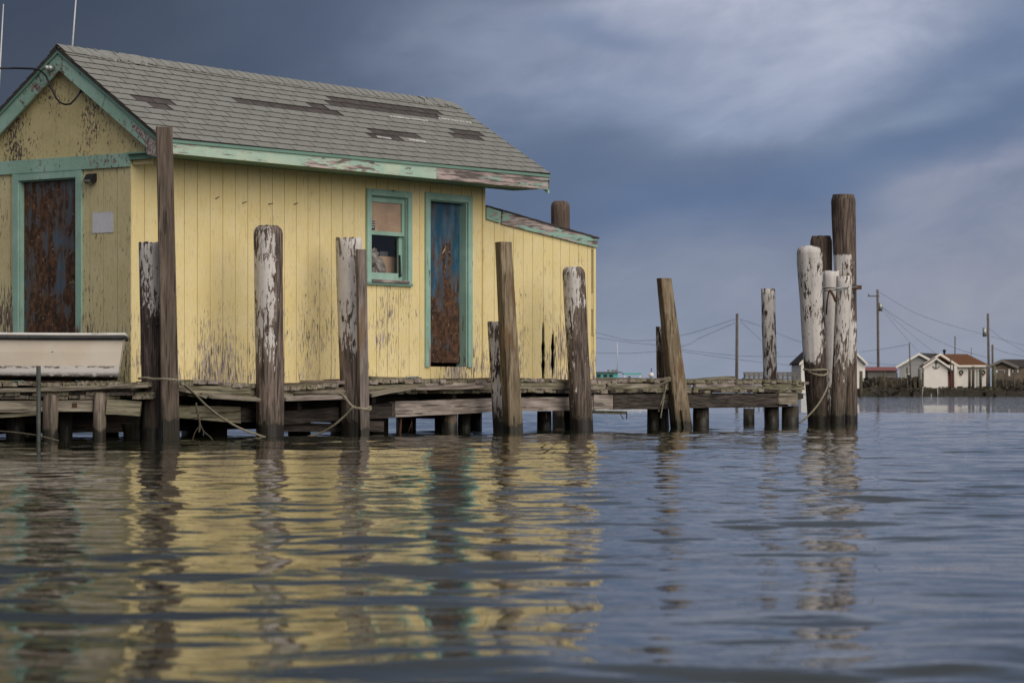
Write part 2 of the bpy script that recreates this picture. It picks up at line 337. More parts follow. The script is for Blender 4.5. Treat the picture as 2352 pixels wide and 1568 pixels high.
# ------------------------------------------------------------------ water
def water():
    rows = [-3000, -600, -120, -20, 0, 1.5]; z = 2.2; st = .02
    while z < 62: rows.append(z); z += max(.022, .0021*z) if z < 34 else .0021*z*1.6
    while z < 9000: rows.append(z); z *= 1.03
    cols = []; x = -9.0
    while x < 12.5: cols.append(x); x += .062
    xs = 12.5; right = []
    while xs < 9000: right.append(xs); xs = xs*1.05+.1
    cols = [-(q-3.4) for q in right[::-1]]+cols+right
    Yg, Xg = np.meshgrid(np.array(rows), np.array(cols), indexing='ij')
    rng = np.random.default_rng(5); H = np.zeros_like(Xg)
    env = np.zeros_like(Xg)
    for _ in range(7):
        a = rng.uniform(0, 2*pi); k = 2*pi/rng.uniform(4, 14); env += np.sin(k*(Xg*np.cos(a)+Yg*np.sin(a))+rng.uniform(0, 6.28))
    env = 1+.45*np.clip(env/2.0, -1, 1)
    for i in range(120):
        lam = .13*(2.0/.13)**(rng.random()**1.5); k = 2*pi/lam
        a = rng.normal(pi/2, .62) if rng.random() < .35 else rng.uniform(0, pi)
        slope = WAVE*(1.0 if lam < .8 else .9)/math.sqrt(120)*1.414
        # sum-of-sines with gently wandering phase so crests do not line up
        ph = rng.uniform(0, 6.28)+.9*np.sin(Xg*rng.uniform(.25, .9)+Yg*rng.uniform(.1, .5)+rng.uniform(0, 6))
        H += slope/k*np.sin(k*(Xg*np.cos(a)+Yg*np.sin(a))+ph)*(env if lam < 1 else 1)
    for lam, am in ((3.1, .0018), (4.7, .0030), (2.2, .0012)):
        a = rng.normal(pi/2, .3); H += am*np.sin(2*pi/lam*(Xg*np.cos(a)+Yg*np.sin(a))+rng.uniform(0, 6))
    fade = np.clip((80-Yg)/40, 0, 1)*np.clip((Yg-1)/1, 0, 1)*np.clip((14-np.abs(Xg-1.7))/3, 0, 1)
    H *= fade
    nr, nc = Xg.shape
    co = np.stack([Xg, Yg, H], -1).reshape(-1, 3).astype(np.float32)
    idx = np.arange(nr*nc).reshape(nr, nc)
    q = np.stack([idx[:-1, :-1], idx[:-1, 1:], idx[1:, 1:], idx[1:, :-1]], -1).reshape(-1, 4)
    me = bpy.data.meshes.new('water'); me.vertices.add(len(co)); me.vertices.foreach_set('co', co.ravel())
    me.loops.add(q.size); me.loops.foreach_set('vertex_index', q.ravel().astype(np.int32))
    me.polygons.add(len(q)); me.polygons.foreach_set('loop_start', np.arange(0, q.size, 4, dtype=np.int32))
    me.polygons.foreach_set('use_smooth', np.ones(len(q), bool)); me.update(calc_edges=True); me.validate()
    m, T = newmat('harbour_water'); v = T.n('ShaderNodeTexCoord').outputs['Object']
    a = T.noise(T.vmul(v, (1, 1.3, 1)), 8.0, 3, .5, .6); b = T.noise(v, .9, 3, .5)
    lo = T.noise(T.vmul(v, (.3, 1, 1)), .35, 3, .5)
    y = T.n('ShaderNodeSeparateXYZ', {0: v}).outputs[1]
    calm = T.mr(lo, .4, .62, .35, 1)
    far = T.mr(y, 45, 120, 0, 1)
    h = T.m('ADD', T.m('MULTIPLY', T.m('MULTIPLY', a, calm), .0030), T.m('MULTIPLY', T.m('MULTIPLY', b, far), .06))
    p = T.n('ShaderNodeBsdfPrincipled', {'Base Color': (.019, .022, .012, 1), 'Roughness': .01, 'IOR': 1.21})
    bp = T.n('ShaderNodeBump', {'Height': h, 'Distance': 1.0, 'Strength': 1.0}); T.t.links.new(bp.outputs[0], p.inputs['Normal'])
    T.n('ShaderNodeOutputMaterial', {0: p.outputs[0]})
    tag(link('water', me, None, m), 'dark calm harbour water rippling below the pier and the yellow shack', kind='structure')
WAVE = .046
water()

# seabed ground sheet
tag(MB().add([(-9000, -3000, -2.5), (9000, -3000, -2.5), (9000, 9500, -2.5), (-9000, 9500, -2.5)], [(0, 1, 2, 3)]).obj('seabed', plain('mud', (.08, .07, .05), .9)), kind='structure')

# ------------------------------------------------------------------ the shack
B = empty('fishing_shack', C0, TH, 'pale yellow board shack with peeling teal trim, shingle roof and lean-to on the pier', 'shack')
T1, T2, WD, EV, FO, RO = 6.15, 8.52, 2.12, .55, .10, 6.75
RW = 1.95; RS = RW/2                                       # ridge line
def zr(s): return 3.13+.6875*(min(s, RW-s)+EV)
SOF = 2.985
wl, wt = PL(847, 438); wr, _ = PL(942, 440); _, wb = PL(900, 646)       # window opening in the wall
dl, dt = PL(982.5, 450); dr, _ = PL(1081, 450); _, db = PL(1030, 842)
gdl, gdt = PG(181, 397); gdr, _ = PG(35, 397)
def cut_board(mb, t0, t1, z0, z1, holes, plane, y0, y1, topf=None):
    """rect in (t,z) minus holes"""
    cuts = sorted({t0, t1, *[c for h in holes for c in (h[0], h[1]) if t0 < c < t1]})
    for a, b in zip(cuts, cuts[1:]):
        mid = (a+b)/2; zs = [(z0, z1)]
        for h in holes:
            if h[0] < mid < h[1]:
                nz = []
                for (p, q) in zs:
                    if h[2] > p: nz.append((p, min(q, h[2])))
                    if h[3] < q: nz.append((max(p, h[3]), q))
                zs = nz
        for (p, q) in zs:
            if q-p < .004: continue
            qa = min(q, topf(a)) if topf and abs(q-z1) < 1e-6 else q; qb = min(q, topf(b)) if topf and abs(q-z1) < 1e-6 else q
            if plane == 'y': vs = [(a,y0,p),(b,y0,p),(b,y1,p),(a,y1,p),(a,y0,qa),(b,y0,qb),(b,y1,qb),(a,y1,qa)]
            else: vs = [(y0,a,p),(y0,b,p),(y1,b,p),(y1,a,p),(y0,a,qa),(y0,b,qb),(y1,b,qb),(y1,a,qa)]
            fs = [(0,3,2,1),(4,5,6,7),(0,1,5,4),(1,2,6,5),(2,3,7,6),(3,0,4,7)]
            if plane == 'x': fs = [f[::-1] for f in fs]
            mb.add(vs, fs)
BW, GR = .2032, .009
holes = [(wl, wr, wb, wt), (dl, dr, db, dt)]
def ltop(t): return 2.755-.122*(t-T1)-.03       # lean-to wall top
def tops(t): return SOF if t < T1 else ltop(t)
# side wall boards, main part then lean-to
ks = [i*BW for i in range(int(T1/BW)+1)]+[T1]
for a, b in zip(ks, ks[1:]):
    zb0, yj = .535+R.uniform(-.006, .012), R.uniform(-.0012, .0012)
    inside = [h for h in holes if a+GR/2 >= h[0] and b-GR/2 <= h[1]]
    for p, q in ([(zb0, inside[0][2]), (inside[0][3], SOF)] if inside else [(zb0, SOF)]):
        mb = MB(); cut_board(mb, a+GR/2, b-GR/2, p, q, [] if inside else holes, 'y', yj, .016)
        mb.obj('wall_board', M['yellow'], B)
LE = T2-.085
ks = [T1+i*.2 for i in range(int((LE-T1)/.2)+1)]+[LE]
ck1 = PL(1248, 800)[0]; ck2 = PL(1270, 820)[0]
def crackw(t, z):                                # rotten gap widths by height
    for c, zt, zb, wmax in ((ck1, PL(1248, 735)[1], .5, .042), (ck2, PL(1270, 760)[1], PL(1270, 855)[1], .045)):
        if abs(t-c) < .11 and zb < z < zt:
            q = (zt-z)/(zt-zb); return wmax*sin(pi*min(1, q*.75+.05))**.8*(.75+.6*mn.noise(Vector((z*14, t, 0))))*1.0
    return 0
for i, (a, b) in enumerate(zip(ks, ks[1:])):
    for c in (ck1, ck2):                         # let a groove fall on each crack
        if abs(a-c) < .1: a = c
        if abs(b-c) < .1: b = c
    n = 26; z0 = .592+R.uniform(-.005, .01); vs = []; fs = []
    for k in range(n+1):
        z = z0+(ltop((a+b)/2)-z0)*k/n
        for (t, sg) in ((a, 1), (b, -1)):
            tt = t+sg*(GR/2+max(0, crackw(t, z)))
            zz = z if k < n else ltop(tt)
            vs += [(tt, 0, zz), (tt, .016, zz)]
    for k in range(n):
        q = k*4; fs += [(q, q+2, q+6, q+4), (q+1, q+5, q+7, q+3), (q, q+4, q+5, q+1), (q+2, q+3, q+7, q+6)]
    fs += [(0, 1, 3, 2), (n*4, n*4+2, n*4+3, n*4+1)]
    MB().add(vs, fs).obj('wall_board', M['yellow'], B)
# sheathing behind the boards
def backing(name, t0, t1, z0, z1, hs, plane, y0, y1, mat, topf=None):
    mb = MB(); cut_board(mb, t0, t1, z0, z1, hs, plane, y0, y1, topf); return mb.obj(name, mat, B)
backing('sheathing', .02, T1, .55, SOF, holes, 'y', .011, .03, M['yellow'])
backing('sheathing', T1, LE, .60, 2.8, [(ck1-.08, ck1+.08, .55, 1.36), (ck2-.08, ck2+.08, .6, 1.22)], 'y', .011, .03, M['yellow'], ltop)
# corner boards of the lean-to: gap then a yellow trim
mb = MB(); cut_board(mb, T2-.05, T2, .6, 2.8, [], 'y', -.012, .03, ltop); mb.obj('corner_board', M['yellow'], B)
mb = MB(); cut_board(mb, LE+.004, T2-.058, .6, 2.8, [(LE, T2, 1.75, 2.32), (LE, T2, 1.2, 1.55)], 'y', .0, .02, ltop); mb.obj('corner_board', M['yellow'], B)
MB().box((T1-.045, -.014, .6), (T1, -.001, SOF)).obj('corner_board', M['yellow'], B)
# gable wall
gh = [(gdl, gdr, .4, gdt)]
zf0 = PG(280, 384)[1]; zf1 = PG(280, 352.6)[1]
nb = int(WD/BW)+1
for i in range(nb):
    a, b = i*BW, min((i+1)*BW, WD)
    mb = MB(); cut_board(mb, a+GR/2, b-GR/2, .58, zf0+.02, gh, 'x', 0+R.uniform(-.001, .001), .016)
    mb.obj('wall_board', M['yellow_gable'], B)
def gt(s): return zr(s)-.07
s = -.30
while s < RW+.30:
    a, b = s, min(s+BW, RW+.30)
    cuts = [a+GR/4, *([RS] if a < RS < b else []), b-GR/4]
    mb = MB()
    for p, q in zip(cuts, cuts[1:]): cut_board(mb, p, q, zf0+.02 if 0 <= p else zf1-.06, 9, [], 'x', -.002, .014, gt)
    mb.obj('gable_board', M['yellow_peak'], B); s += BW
mb = MB()
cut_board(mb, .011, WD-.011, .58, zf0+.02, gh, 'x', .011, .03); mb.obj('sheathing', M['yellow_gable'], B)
mb = MB()
cut_board(mb, -.29, RS, zf0+.02, 9, [], 'x', .0145, .03, gt); cut_board(mb, RS, RW+.29, zf0+.02, 9, [], 'x', .0145, .03, gt); mb.obj('sheathing', M['yellow_peak'], B)
# back wall, far gable, lean-to end, floor
MB().box((.03, WD-.03, .5), (T1, WD, SOF)).obj('back_wall', M['yellow'], B)
mb = MB(); cut_board(mb, .03, RS, .5, 9, [], 'x', T1-.03, T1-.002, gt); cut_board(mb, RS, WD-.03, .5, 9, [], 'x', T1-.03, T1-.002, gt); mb.obj('far_wall', M['yellow'], B)
MB().box((T2-.03, .031, .5), (T2-.001, WD, 2.42)).box((T1, WD-.03, .5), (T2-.03, WD, 2.42)).obj('back_wall', M['dark_room'], B)  # lean-to walls coloured dark, standing in for shade behind the gaps
MB().box((.0, .0, .47), (T2-.002, WD-.002, .533)).obj('floor', M['wood_dark'], B)
for y in (.12, 1.0, 1.8): MB().box((-.02, y, .26 if y < 1.5 else .32), (T2, y+.09, .468)).obj('floor_beam', M['wood_dark'], B)
for x in (.25, 1.5, 2.9, 4.3, 5.6, 6.9, 8.3):
    for y in (.18, 1.84):
        MB().tube([(x, y, -1), (x, y, .26)], .13, 10).obj('foundation_post', M['wood_dark_z'], B)
# gable trim
def gp(x, y, t0): return PG(x, y, t0)
z_a, z_b = zf0, zf1
MB().box((-.030, -.0, zf0), (-.003, WD, zf1)).obj('frieze_board', M['teal'], B).data
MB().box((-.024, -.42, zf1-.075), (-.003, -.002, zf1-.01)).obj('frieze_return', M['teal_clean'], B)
def rake(x0, x1, s0, s1, off_top, off_bot, name, mat):
    for a, b in ((s0, RS), (RS, s1)):
        MB().prism([(a, zr(a)-off_bot), (b, zr(b)-off_bot), (b, zr(b)-off_top), (a, zr(a)-off_top)], 'x', x0, x1).obj(name, mat, B)
rake(-FO, -FO+.028, -.47, RW+.47, .045, .245, 'rake_board', M['teal'])
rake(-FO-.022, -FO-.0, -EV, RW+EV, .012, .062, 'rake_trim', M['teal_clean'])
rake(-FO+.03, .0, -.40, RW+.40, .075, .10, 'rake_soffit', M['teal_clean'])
rake(RO-.03, RO, -EV, RW+EV, .03, .20, 'rake_board', M['teal'])
poly = [gp(x, y, -FO-.004) for x, y in ((300, 278), (372, 334), (377, 361), (352, 359), (337, 354), (336, 338), (330, 322), (320, 309), (305, 297))]
MB().prism([(a, b) for a, b in poly][::-1], 'x', -FO-.004, -FO+.026).obj('eave_bracket', M['teal_bare'], B)
# eave
LIFT = .04
def ze(x): return 3.13+LIFT*x/RO
jt = PL(1003, 400, -EV)[0]
for a, b, mt in ((-FO-.02, jt-.002, M['teal_worn']), (jt+.002, RO, M['teal_bare'])):
    MB().prism([(a, SOF-.01), (b, SOF-.01), (b, ze(b)-.04), (a, ze(a)-.04)], 'y', -EV, -EV+.03).obj('fascia_board', mt, B)
MB().prism([(-FO-.02, ze(0)-.042), (RO, ze(RO)-.042), (RO, ze(RO)-.012), (-FO-.02, ze(0)-.012)], 'y', -EV-.018, -EV-.0).obj('fascia_trim', M['teal_clean'], B)
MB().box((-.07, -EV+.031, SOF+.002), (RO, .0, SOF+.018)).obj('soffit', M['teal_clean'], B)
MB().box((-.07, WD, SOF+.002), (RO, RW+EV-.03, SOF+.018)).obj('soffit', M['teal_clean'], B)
MB().box((-FO, RW+EV-.03, SOF-.01), (RO, RW+EV, ze(0)-.03)).obj('fascia_board', M['teal_worn'], B)
# roof
def ridge_z(x): return zr(RS)-.045*x/RO-.012*sin(pi*x/RO)
def roofp(x, v, wv=0.0):
    """v 0 at the eave .. 1 at the ridge, near slope"""
    e = Vector((x, -EV, ze(x)-.012*sin(pi*x/RO))); r = Vector((x, RS, ridge_z(x))); d = r-e
    n = Vector((0, -d.z, d.y)).normalized(); return e+d*v+n*wv
SL = (Vector((0, RS, zr(RS)))-Vector((0, -EV, 3.13))).length
x0, x1 = -FO-.03, RO+.02
mb = MB()
vs = [roofp(x0, 0, -.025), roofp(x1, 0, -.025), roofp(x1, 1, -.025), roofp(x0, 1, -.025), roofp(x0, 0), roofp(x1, 0), roofp(x1, 1), roofp(x0, 1)]
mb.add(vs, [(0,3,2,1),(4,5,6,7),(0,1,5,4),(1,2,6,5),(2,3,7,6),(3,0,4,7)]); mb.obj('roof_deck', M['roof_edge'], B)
mir = lambda p: Vector((p.x, RW-p.y, p.z))
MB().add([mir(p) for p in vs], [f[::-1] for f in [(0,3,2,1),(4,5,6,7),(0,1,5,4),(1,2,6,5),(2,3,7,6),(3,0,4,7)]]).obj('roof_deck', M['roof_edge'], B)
NR, TW = 14.4, .305; rowh = SL/NR
def tab_mesh(wd, name, jag=0.0):
    """one tab: exposed face, dark cut edges, bare headlap that shows in the slots of the course above"""
    rr = random.Random(name); n = 5; vs = []; ex = rowh+.035
    for i in range(n+1):
        u = wd*i/n; j = rr.uniform(-.002, .002)-(rr.uniform(0, jag) if jag else 0)
        vs += [(u, -j, .004), (u, -j, .0145), (u, rowh-.006, .0075), (u, ex, .0045), (u, ex, .001)]
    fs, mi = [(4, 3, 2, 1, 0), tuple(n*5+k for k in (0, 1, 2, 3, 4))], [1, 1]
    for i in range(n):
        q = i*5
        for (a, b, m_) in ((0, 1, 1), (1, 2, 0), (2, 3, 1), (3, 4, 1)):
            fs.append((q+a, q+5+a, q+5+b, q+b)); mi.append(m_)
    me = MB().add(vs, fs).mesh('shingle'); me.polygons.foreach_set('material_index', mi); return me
tabs = [tab_mesh(TW-.011, 'a%d' % i) for i in range(4)]; olds = [tab_mesh(TW-.013, 'o%d' % i, .012) for i in range(4)]
patches = [(515, 238, 590, 246), (560, 232, 760, 257), (735, 228, 860, 272), (640, 243, 985, 276), (800, 222, 1000, 262), (930, 247, 1045, 270), (318, 234, 372, 252), (862, 296, 975, 325), (1052, 298, 1096, 324)]
def in_patch(px, py):
    # slanted patches: undo the course slope
    for (a, b, c, d) in ((322, 225, 388, 252), (533, 222, 765, 244), (765, 222, 1012, 278), (862, 299, 975, 322), (1052, 300, 1092, 322)):
        if a < px < c:
            if (a, c) == (533, 765): lo = 224+(px-533)*.105; hi = lo+13+(px-533)*.02
            elif (a, c) == (765, 1012): lo = 224+(px-765)*.11; hi = 249+(px-765)*.09
            else: lo, hi = b+(px-a)*.09-2, d-(4 if a > 800 else 6)
            if lo < py < hi: return True
    return False
newm = []; cand = []
for r in range(int(NR)+1):
    off = -(r*.1525+R.uniform(-.012, .012)) % TW-TW
    u = x0+off
    while u < x1:
        a, b = max(u, x0+R.uniform(-.008, .004)), min(u+TW, x1+R.uniform(-.01, .01))
        if b-a > .02: cand.append((r, a, b))
        u += TW
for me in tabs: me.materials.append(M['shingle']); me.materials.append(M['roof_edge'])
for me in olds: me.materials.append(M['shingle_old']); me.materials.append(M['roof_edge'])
def place_tab(r, a, b):
    v = r/NR; p = roofp(a, v); p2 = roofp(b, v); pv = roofp(a, min(1, v+.1))
    ex = (p2-p).normalized(); ey = (pv-p).normalized(); ez = ex.cross(ey).normalized()
    px, py = loc_px(roofp((a+b)/2, v+.04))
    old = in_patch(px, py)
    m4 = Matrix((ex, ey, ez)).transposed().to_4x4(); m4.translation = p-ez*(.006 if old else 0)
    m4 = m4 @ Matrix.Rotation(R.uniform(-.003, .003) if not old else R.uniform(-.012, .012), 4, 'Z')
    m4 = m4 @ Matrix.Diagonal(((b-a)/TW, min(1, (NR-r+.0)/1.3), 1, 1))
    return m4, old
loose = MB(); lmi = []
cand.sort(key=lambda c: c[1]*.9-c[0]*.001)
for i, (r, a, b) in enumerate(cand):
    m4, old = place_tab(r, a, b); me = R.choice(olds if old else tabs)
    if i < 298:
        o = bpy.data.objects.new('shingle', me); COL.objects.link(o); o.parent = B; o.matrix_local = m4
    else:
        loose_t = loose if not old else newm
        if old:
            o = bpy.data.objects.new('worn_shingle', me); COL.objects.link(o); o.parent = B; o.matrix_local = m4
        else: loose.add([m4 @ v.co for v in me.vertices], [tuple(p.vertices) for p in me.polygons]); lmi += [p.material_index for p in me.polygons]
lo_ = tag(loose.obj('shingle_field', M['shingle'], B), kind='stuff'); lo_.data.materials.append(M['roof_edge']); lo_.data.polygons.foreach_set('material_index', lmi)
# far slope: stepped courses
mb = MB()
for r in range(int(NR)):
    a = [mir(roofp(x0, r/NR, .012)), mir(roofp(x1, r/NR, .012)), mir(roofp(x1, (r+1.1)/NR, .002)), mir(roofp(x0, (r+1.1)/NR, .002)), mir(roofp(x0, r/NR, .001)), mir(roofp(x1, r/NR, .001))]
    mb.add(a, [(0, 3, 2, 1), (0, 1, 5, 4)])
tag(mb.obj('back_slope_shingles', M['shingle'], B), kind='stuff')
# adhesive dots where tabs blew off
mb = MB()
for (xa, ya, xb, yb) in ((897, 268, 985, 279), (1008, 272, 1084, 283), (867, 316, 900, 321), (941, 323, 980, 329)):
    nn = int((xb-xa)/6.5)
    for k in range(nn):
        q = (k+R.uniform(-.15, .15))/nn; px, py = xa+(xb-xa)*q, ya+(yb-ya)*q
        o = MI @ Vector((0, 0, CH)); d = MI.to_3x3() @ Vector(((px-CX)/F, 1, (HY-py)/F))
        e, rg = roofp(2, 0), roofp(2, 1); nrm = (rg-e).cross(Vector((1, 0, 0))).normalized()
        hit = o+d*((e-o).dot(nrm)/d.dot(nrm)); v = (hit.y+EV)/(RS+EV)
        for sgn in (0, 1):
            a, b = hit.x-.024, hit.x+.016; vv = v-.011*sgn
            pts = [roofp(a, vv-.003, .0165), roofp(b, vv-.003, .0165), roofp(b, vv+.003, .0155), roofp(a, vv+.003, .0155)]
            lo = [roofp(a, vv-.003, .01), roofp(b, vv-.003, .01), roofp(b, vv+.003, .01), roofp(a, vv+.003, .01)]
            mb.add(pts+lo, [(0,1,2,3),(0,4,5,1),(1,5,6,2),(2,6,7,3),(3,7,4,0)])
tag(mb.obj('adhesive_dots', M['white'], B), kind='stuff')
# ridge caps
def cap_mesh(seed, torn=0):
    rr = random.Random(seed); L = .26; hw = .155; vs = []; n = 5; an = math.atan(.6875)
    for i in range(n+1):
        x = L*i/n; up = .024-.016*i/n
        for k in (-1, -.5, 0, .5, 1):
            j = rr.uniform(-.006, .006)+torn*rr.uniform(-.05, .03)
            q = k*hw+(j if abs(k) == 1 else 0); zz = -abs(q)*sin(an)*.98+up+rr.uniform(-.001, .001)*(1+torn*10)
            vs.append((x+(rr.uniform(-.004, .004)-torn*rr.uniform(0, .07) if i == 0 else 0), q*cos(an), zz))
    nv = len(vs); vs += [(a, b, c-.006) for a, b, c in vs]; fs = []
    for i in range(n):
        for k in range(4):
            q = i*5+k; fs += [(q, q+5, q+6, q+1), (q+nv, q+nv+1, q+nv+6, q+nv+5)]
        fs += [(i*5, i*5+nv, i*5+5+nv, i*5+5), (i*5+4, i*5+9, i*5+9+nv, i*5+4+nv)]
    for k in range(4): fs += [(k, k+1, k+1+nv, k+nv), (n*5+k, n*5+k+nv, n*5+k+1+nv, n*5+k+1)]
    return MB().add(vs, fs).mesh('ridge_cap')
caps = [cap_mesh(i) for i in range(4)]; torn = [cap_mesh(50+i, 1) for i in range(4)]
for m_ in caps+torn: m_.materials.append(M['ridge'])
x = x0+.002; i = 0
while x < RO-.12:
    bad = .35 < x < 1.15 or x > RO-.9
    o = link('ridge_cap', R.choice(torn if bad else caps), B); o.location = (x, RS, ridge_z(x)+.012); o.rotation_euler = (R.uniform(-.01, .01)*(3 if bad else 1), R.uniform(-.004, .004)*(6 if bad else 1), R.uniform(-.01, .01)*(4 if bad else 1))
    x += .142; i += 1
# lean-to roof and fascia
lt = lambda t: 2.755-.122*(t-T1)
ja = PL(1148, 500)[0]
LH = .148
MB().prism([(T1+.004, lt(T1)-LH), (ja-.03, lt(ja)-LH+.0), (ja-.012, lt(ja)-.005), (T1+.004, lt(T1))], 'y', -.032, -.004).obj('lean_to_fascia', M['teal'], B)
MB().prism([(ja+.004, lt(ja)-LH-.01), (T2+.012, lt(T2)-.118), (T2+.012, lt(T2)), (ja+.016, lt(ja))], 'y', -.032, -.004).obj('lean_to_fascia', M['teal_bare'], B)
mb = MB(); n = 40
vs = []
for i in range(n+1):
    t = T1+(T2+.03-T1)*i/n
    for (y, dz) in ((-.045+R.uniform(-.006, .004), .002), (-.045, .016+R.uniform(0, .006)), (WD+.05, .016), (WD+.05, .002)): vs.append((t, y, lt(t)+dz))
mb.add(vs, [(i*4+k, i*4+(k+1) % 4, (i+1)*4+(k+1) % 4, (i+1)*4+k) for i in range(n) for k in range(4)]+[(3, 2, 1, 0), (n*4, n*4+1, n*4+2, n*4+3)])
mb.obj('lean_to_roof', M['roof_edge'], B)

# doors
def casing(o0, o1, z0, z1, wd, depth, plane, mat, par, sill=False):
    """four boards round an opening, butted; o0..o1 outer"""
    out = []
    def bx(a, b, c, d, y0, y1):
        mb = MB()
        if plane == 'y': mb.box((a, y0, c), (b, y1, d))
        else: mb.box((y0, a, c), (y1, b, d))
        out.append(mb.obj('casing', mat, par))
    bx(o0, o0+wd, z0, z1, -.026, -.002); bx(o1-wd, o1, z0, z1, -.026, -.002)
    bx(o0+wd, o1-wd, z1-wd, z1, -.024, -.0025)
    if sill: bx(o0+wd, o1-wd, z0, z0+wd*.7, -.024, -.0025)
    return out
dtop = PL(1030, 446)[1]
D1 = bpy.data.objects.new('door_frame', None); COL.objects.link(D1); D1.parent = B
o0, o1 = PL(978, 450, -.02)[0], PL(1085, 450, -.02)[0]
casing(o0, o1, db-.005, dtop, .085, 0, 'y', M['teal_v'], D1)
MB().box((o0+.075, .0, db), (o0+.10, .15, dtop-.07)).obj('jamb', M['teal_v'], D1)
MB().box((o1-.10, .0, db), (o1-.075, .15, dtop-.07)).obj('jamb', M['teal_v'], D1)
MB().box((o0+.10, .0, dtop-.10), (o1-.10, .15, dtop-.072)).obj('jamb', M['teal_clean'], D1)
dd = MB().box((o0+.102, .10, db+.05), (o1-.102, .135, dtop-.102)).obj('door', M['rust_front'], B)
mb = MB(); pl = Vector((o0+.49, .085, PL(1022, 574)[1]))
mb.add([pl+Vector(p) for p in ((-.035, .01, -.045), (-.02, -.004, .0), (.02, -.012, .045), (.035, .004, .06), (.03, .01, .01), (0, .012, -.03))], [(0, 1, 2, 3, 4, 5)])
fl = mb.obj('peeled_flake', plain('orange_cream_flake', (.6, .36, .18), .6, .3), dd)
MB().tube([(o0+.09, -.03, 1.28), (o0+.09, -.045, 1.28), (o0+.09, -.045, 1.24)], .007, 6).obj('hasp', M['iron'], D1)
MB().box((o0+.1, .03, db-.03), (o1-.1, .2, db+.001)).obj('threshold', M['iron'], D1)
# gable door
D2 = bpy.data.objects.new('door_frame', None); COL.objects.link(D2); D2.parent = B
g0, g1 = PG(187, 400, -.02)[0], PG(29, 400, -.02)[0]; gtop = PG(100, 394)[1]
casing(g0, g1, .6, gtop, .085, 0, 'x', M['teal_v'], D2)
MB().box((.0, g0+.07, .6), (.11, g0+.095, gtop-.07)).obj('jamb', M['teal_v'], D2)
MB().box((.0, g1-.10, .6), (.11, g1-.075, gtop-.07)).obj('jamb', M['teal_v'], D2)
MB().box((.0, g0+.096, gtop-.10), (.11, g1-.101, gtop-.075)).obj('jamb', M['teal_clean'], D2)
gd = MB().box((.055, g0+.097, .6), (.09, g1-.102, gtop-.102)).obj('door', M['rust_gable'], B)
MB().ball((.03, g0+.14, 1.55), .018).tube([(.055, g0+.14, 1.55), (.03, g0+.14, 1.55)], .009).obj('handle', M['iron'], gd)
# window
W = bpy.data.objects.new('window', None); COL.objects.link(W); W.parent = B
a0, a1 = PL(843, 500, -.02)[0], PL(946, 500, -.02)[0]; zt, zb = PL(895, 437)[1], PL(895, 650)[1]
for nm, bx, mt in (('casing', ((a0, -.028, zb), (a0+.075, -.002, zt)), 'teal_v'), ('casing', ((a1-.075, -.028, zb), (a1, -.002, zt)), 'teal_v'),
                   ('casing', ((a0+.075, -.027, zt-.075), (a1-.075, -.0025, zt)), 'teal'), ('casing', ((a0-.01, -.032, zb-.03), (a1+.01, -.002, zb)), 'teal_clean'),
                   ('sill', ((a0+.075, -.045, zb), (a1-.075, .08, zb+.035)), 'teal_bare'),
                   ('jamb', ((a0+.06, 0, zb), (a0+.083, .12, zt-.05)), 'teal_v'), ('jamb', ((a1-.083, 0, zb), (a1-.06, .12, zt-.05)), 'teal_v'), ('jamb', ((a0+.083, 0, zt-.09), (a1-.083, .12, zt-.065)), 'teal_clean')):
    MB().box(*bx).obj(nm, M[mt], W)
il, ir, itop, ibot = a0+.084, a1-.084, zt-.091, zb+.036
zmid = PL(890, 541, .03)[1]
def sash(y, z0, z1, sw, rw, bw_):
    MB().box((il, y, z0), (il+sw, y+.03, z1)).box((ir-sw, y, z0), (ir, y+.03, z1)).box((il+sw, y+.001, z1-rw), (ir-sw, y+.029, z1)).box((il+sw, y+.001, z0), (ir-sw, y+.029, z0+bw_)).obj('sash', M['teal_v'], W)
sash(.025, zmid, itop, .045, .055, .045); sash(.062, ibot, zmid+.03, .06, .03, .085)
mg, T = newmat('window_glass'); ms = T.n('ShaderNodeMixShader', {0: .07}); t_ = T.n('ShaderNodeBsdfTransparent'); g_ = T.n('ShaderNodeBsdfGlossy', {'Roughness': .03})
T.t.links.new(t_.outputs[0], ms.inputs[1]); T.t.links.new(g_.outputs[0], ms.inputs[2]); T.n('ShaderNodeOutputMaterial', {0: ms.outputs[0]})
MB().add([(il+.045, .040, zmid+.045), (ir-.045, .040, zmid+.045), (ir-.045, .040, itop-.055), (il+.045, .040, itop-.055)], [(0, 1, 2, 3)]).obj('pane', mg, W)
MB().add([(il+.06, .077, ibot+.085), (ir-.06, .077, ibot+.085), (ir-.06, .077, zmid), (il+.06, .077, zmid)], [(0, 1, 2, 3)]).obj('pane', mg, W)
def inb(a, b): return a, b
def tl(o, *a, **k):
    o.matrix_world = MB4; return tag(o, *a, **k)
cs = MB().box((il+.02, .046, zmid-.0), (ir-.02, .052, itop)).mesh('cardboard_sheet')
cb = tl(link('cardboard_sheet', cs, None, M['cardboard']), 'tan cardboard sheet blocking the upper pane of the shack window', 'cardboard')
ms_ = bpy.data.materials.new('sticker_black'); 
st = MB().box((il+.052, .0425, zmid+.055), (il+.135, .0455, zmid+.16)).obj('sticker', M['black'], cb)
mb = MB()
for i, z in enumerate((zmid+.135, zmid+.108, zmid+.08)):
    x = il+.064
    while x < il+.122: q = R.uniform(.006, .014); mb.box((x, .0419, z), (x+q, .0424, z+.012)); x += q+.004
tag(mb.obj('sticker_print', M['white'], cb), kind='stuff')
ZI = ibot+.02
def intl(mb, name, mat, label, cat):
    return tl(mb.obj(name, mat), label, cat)
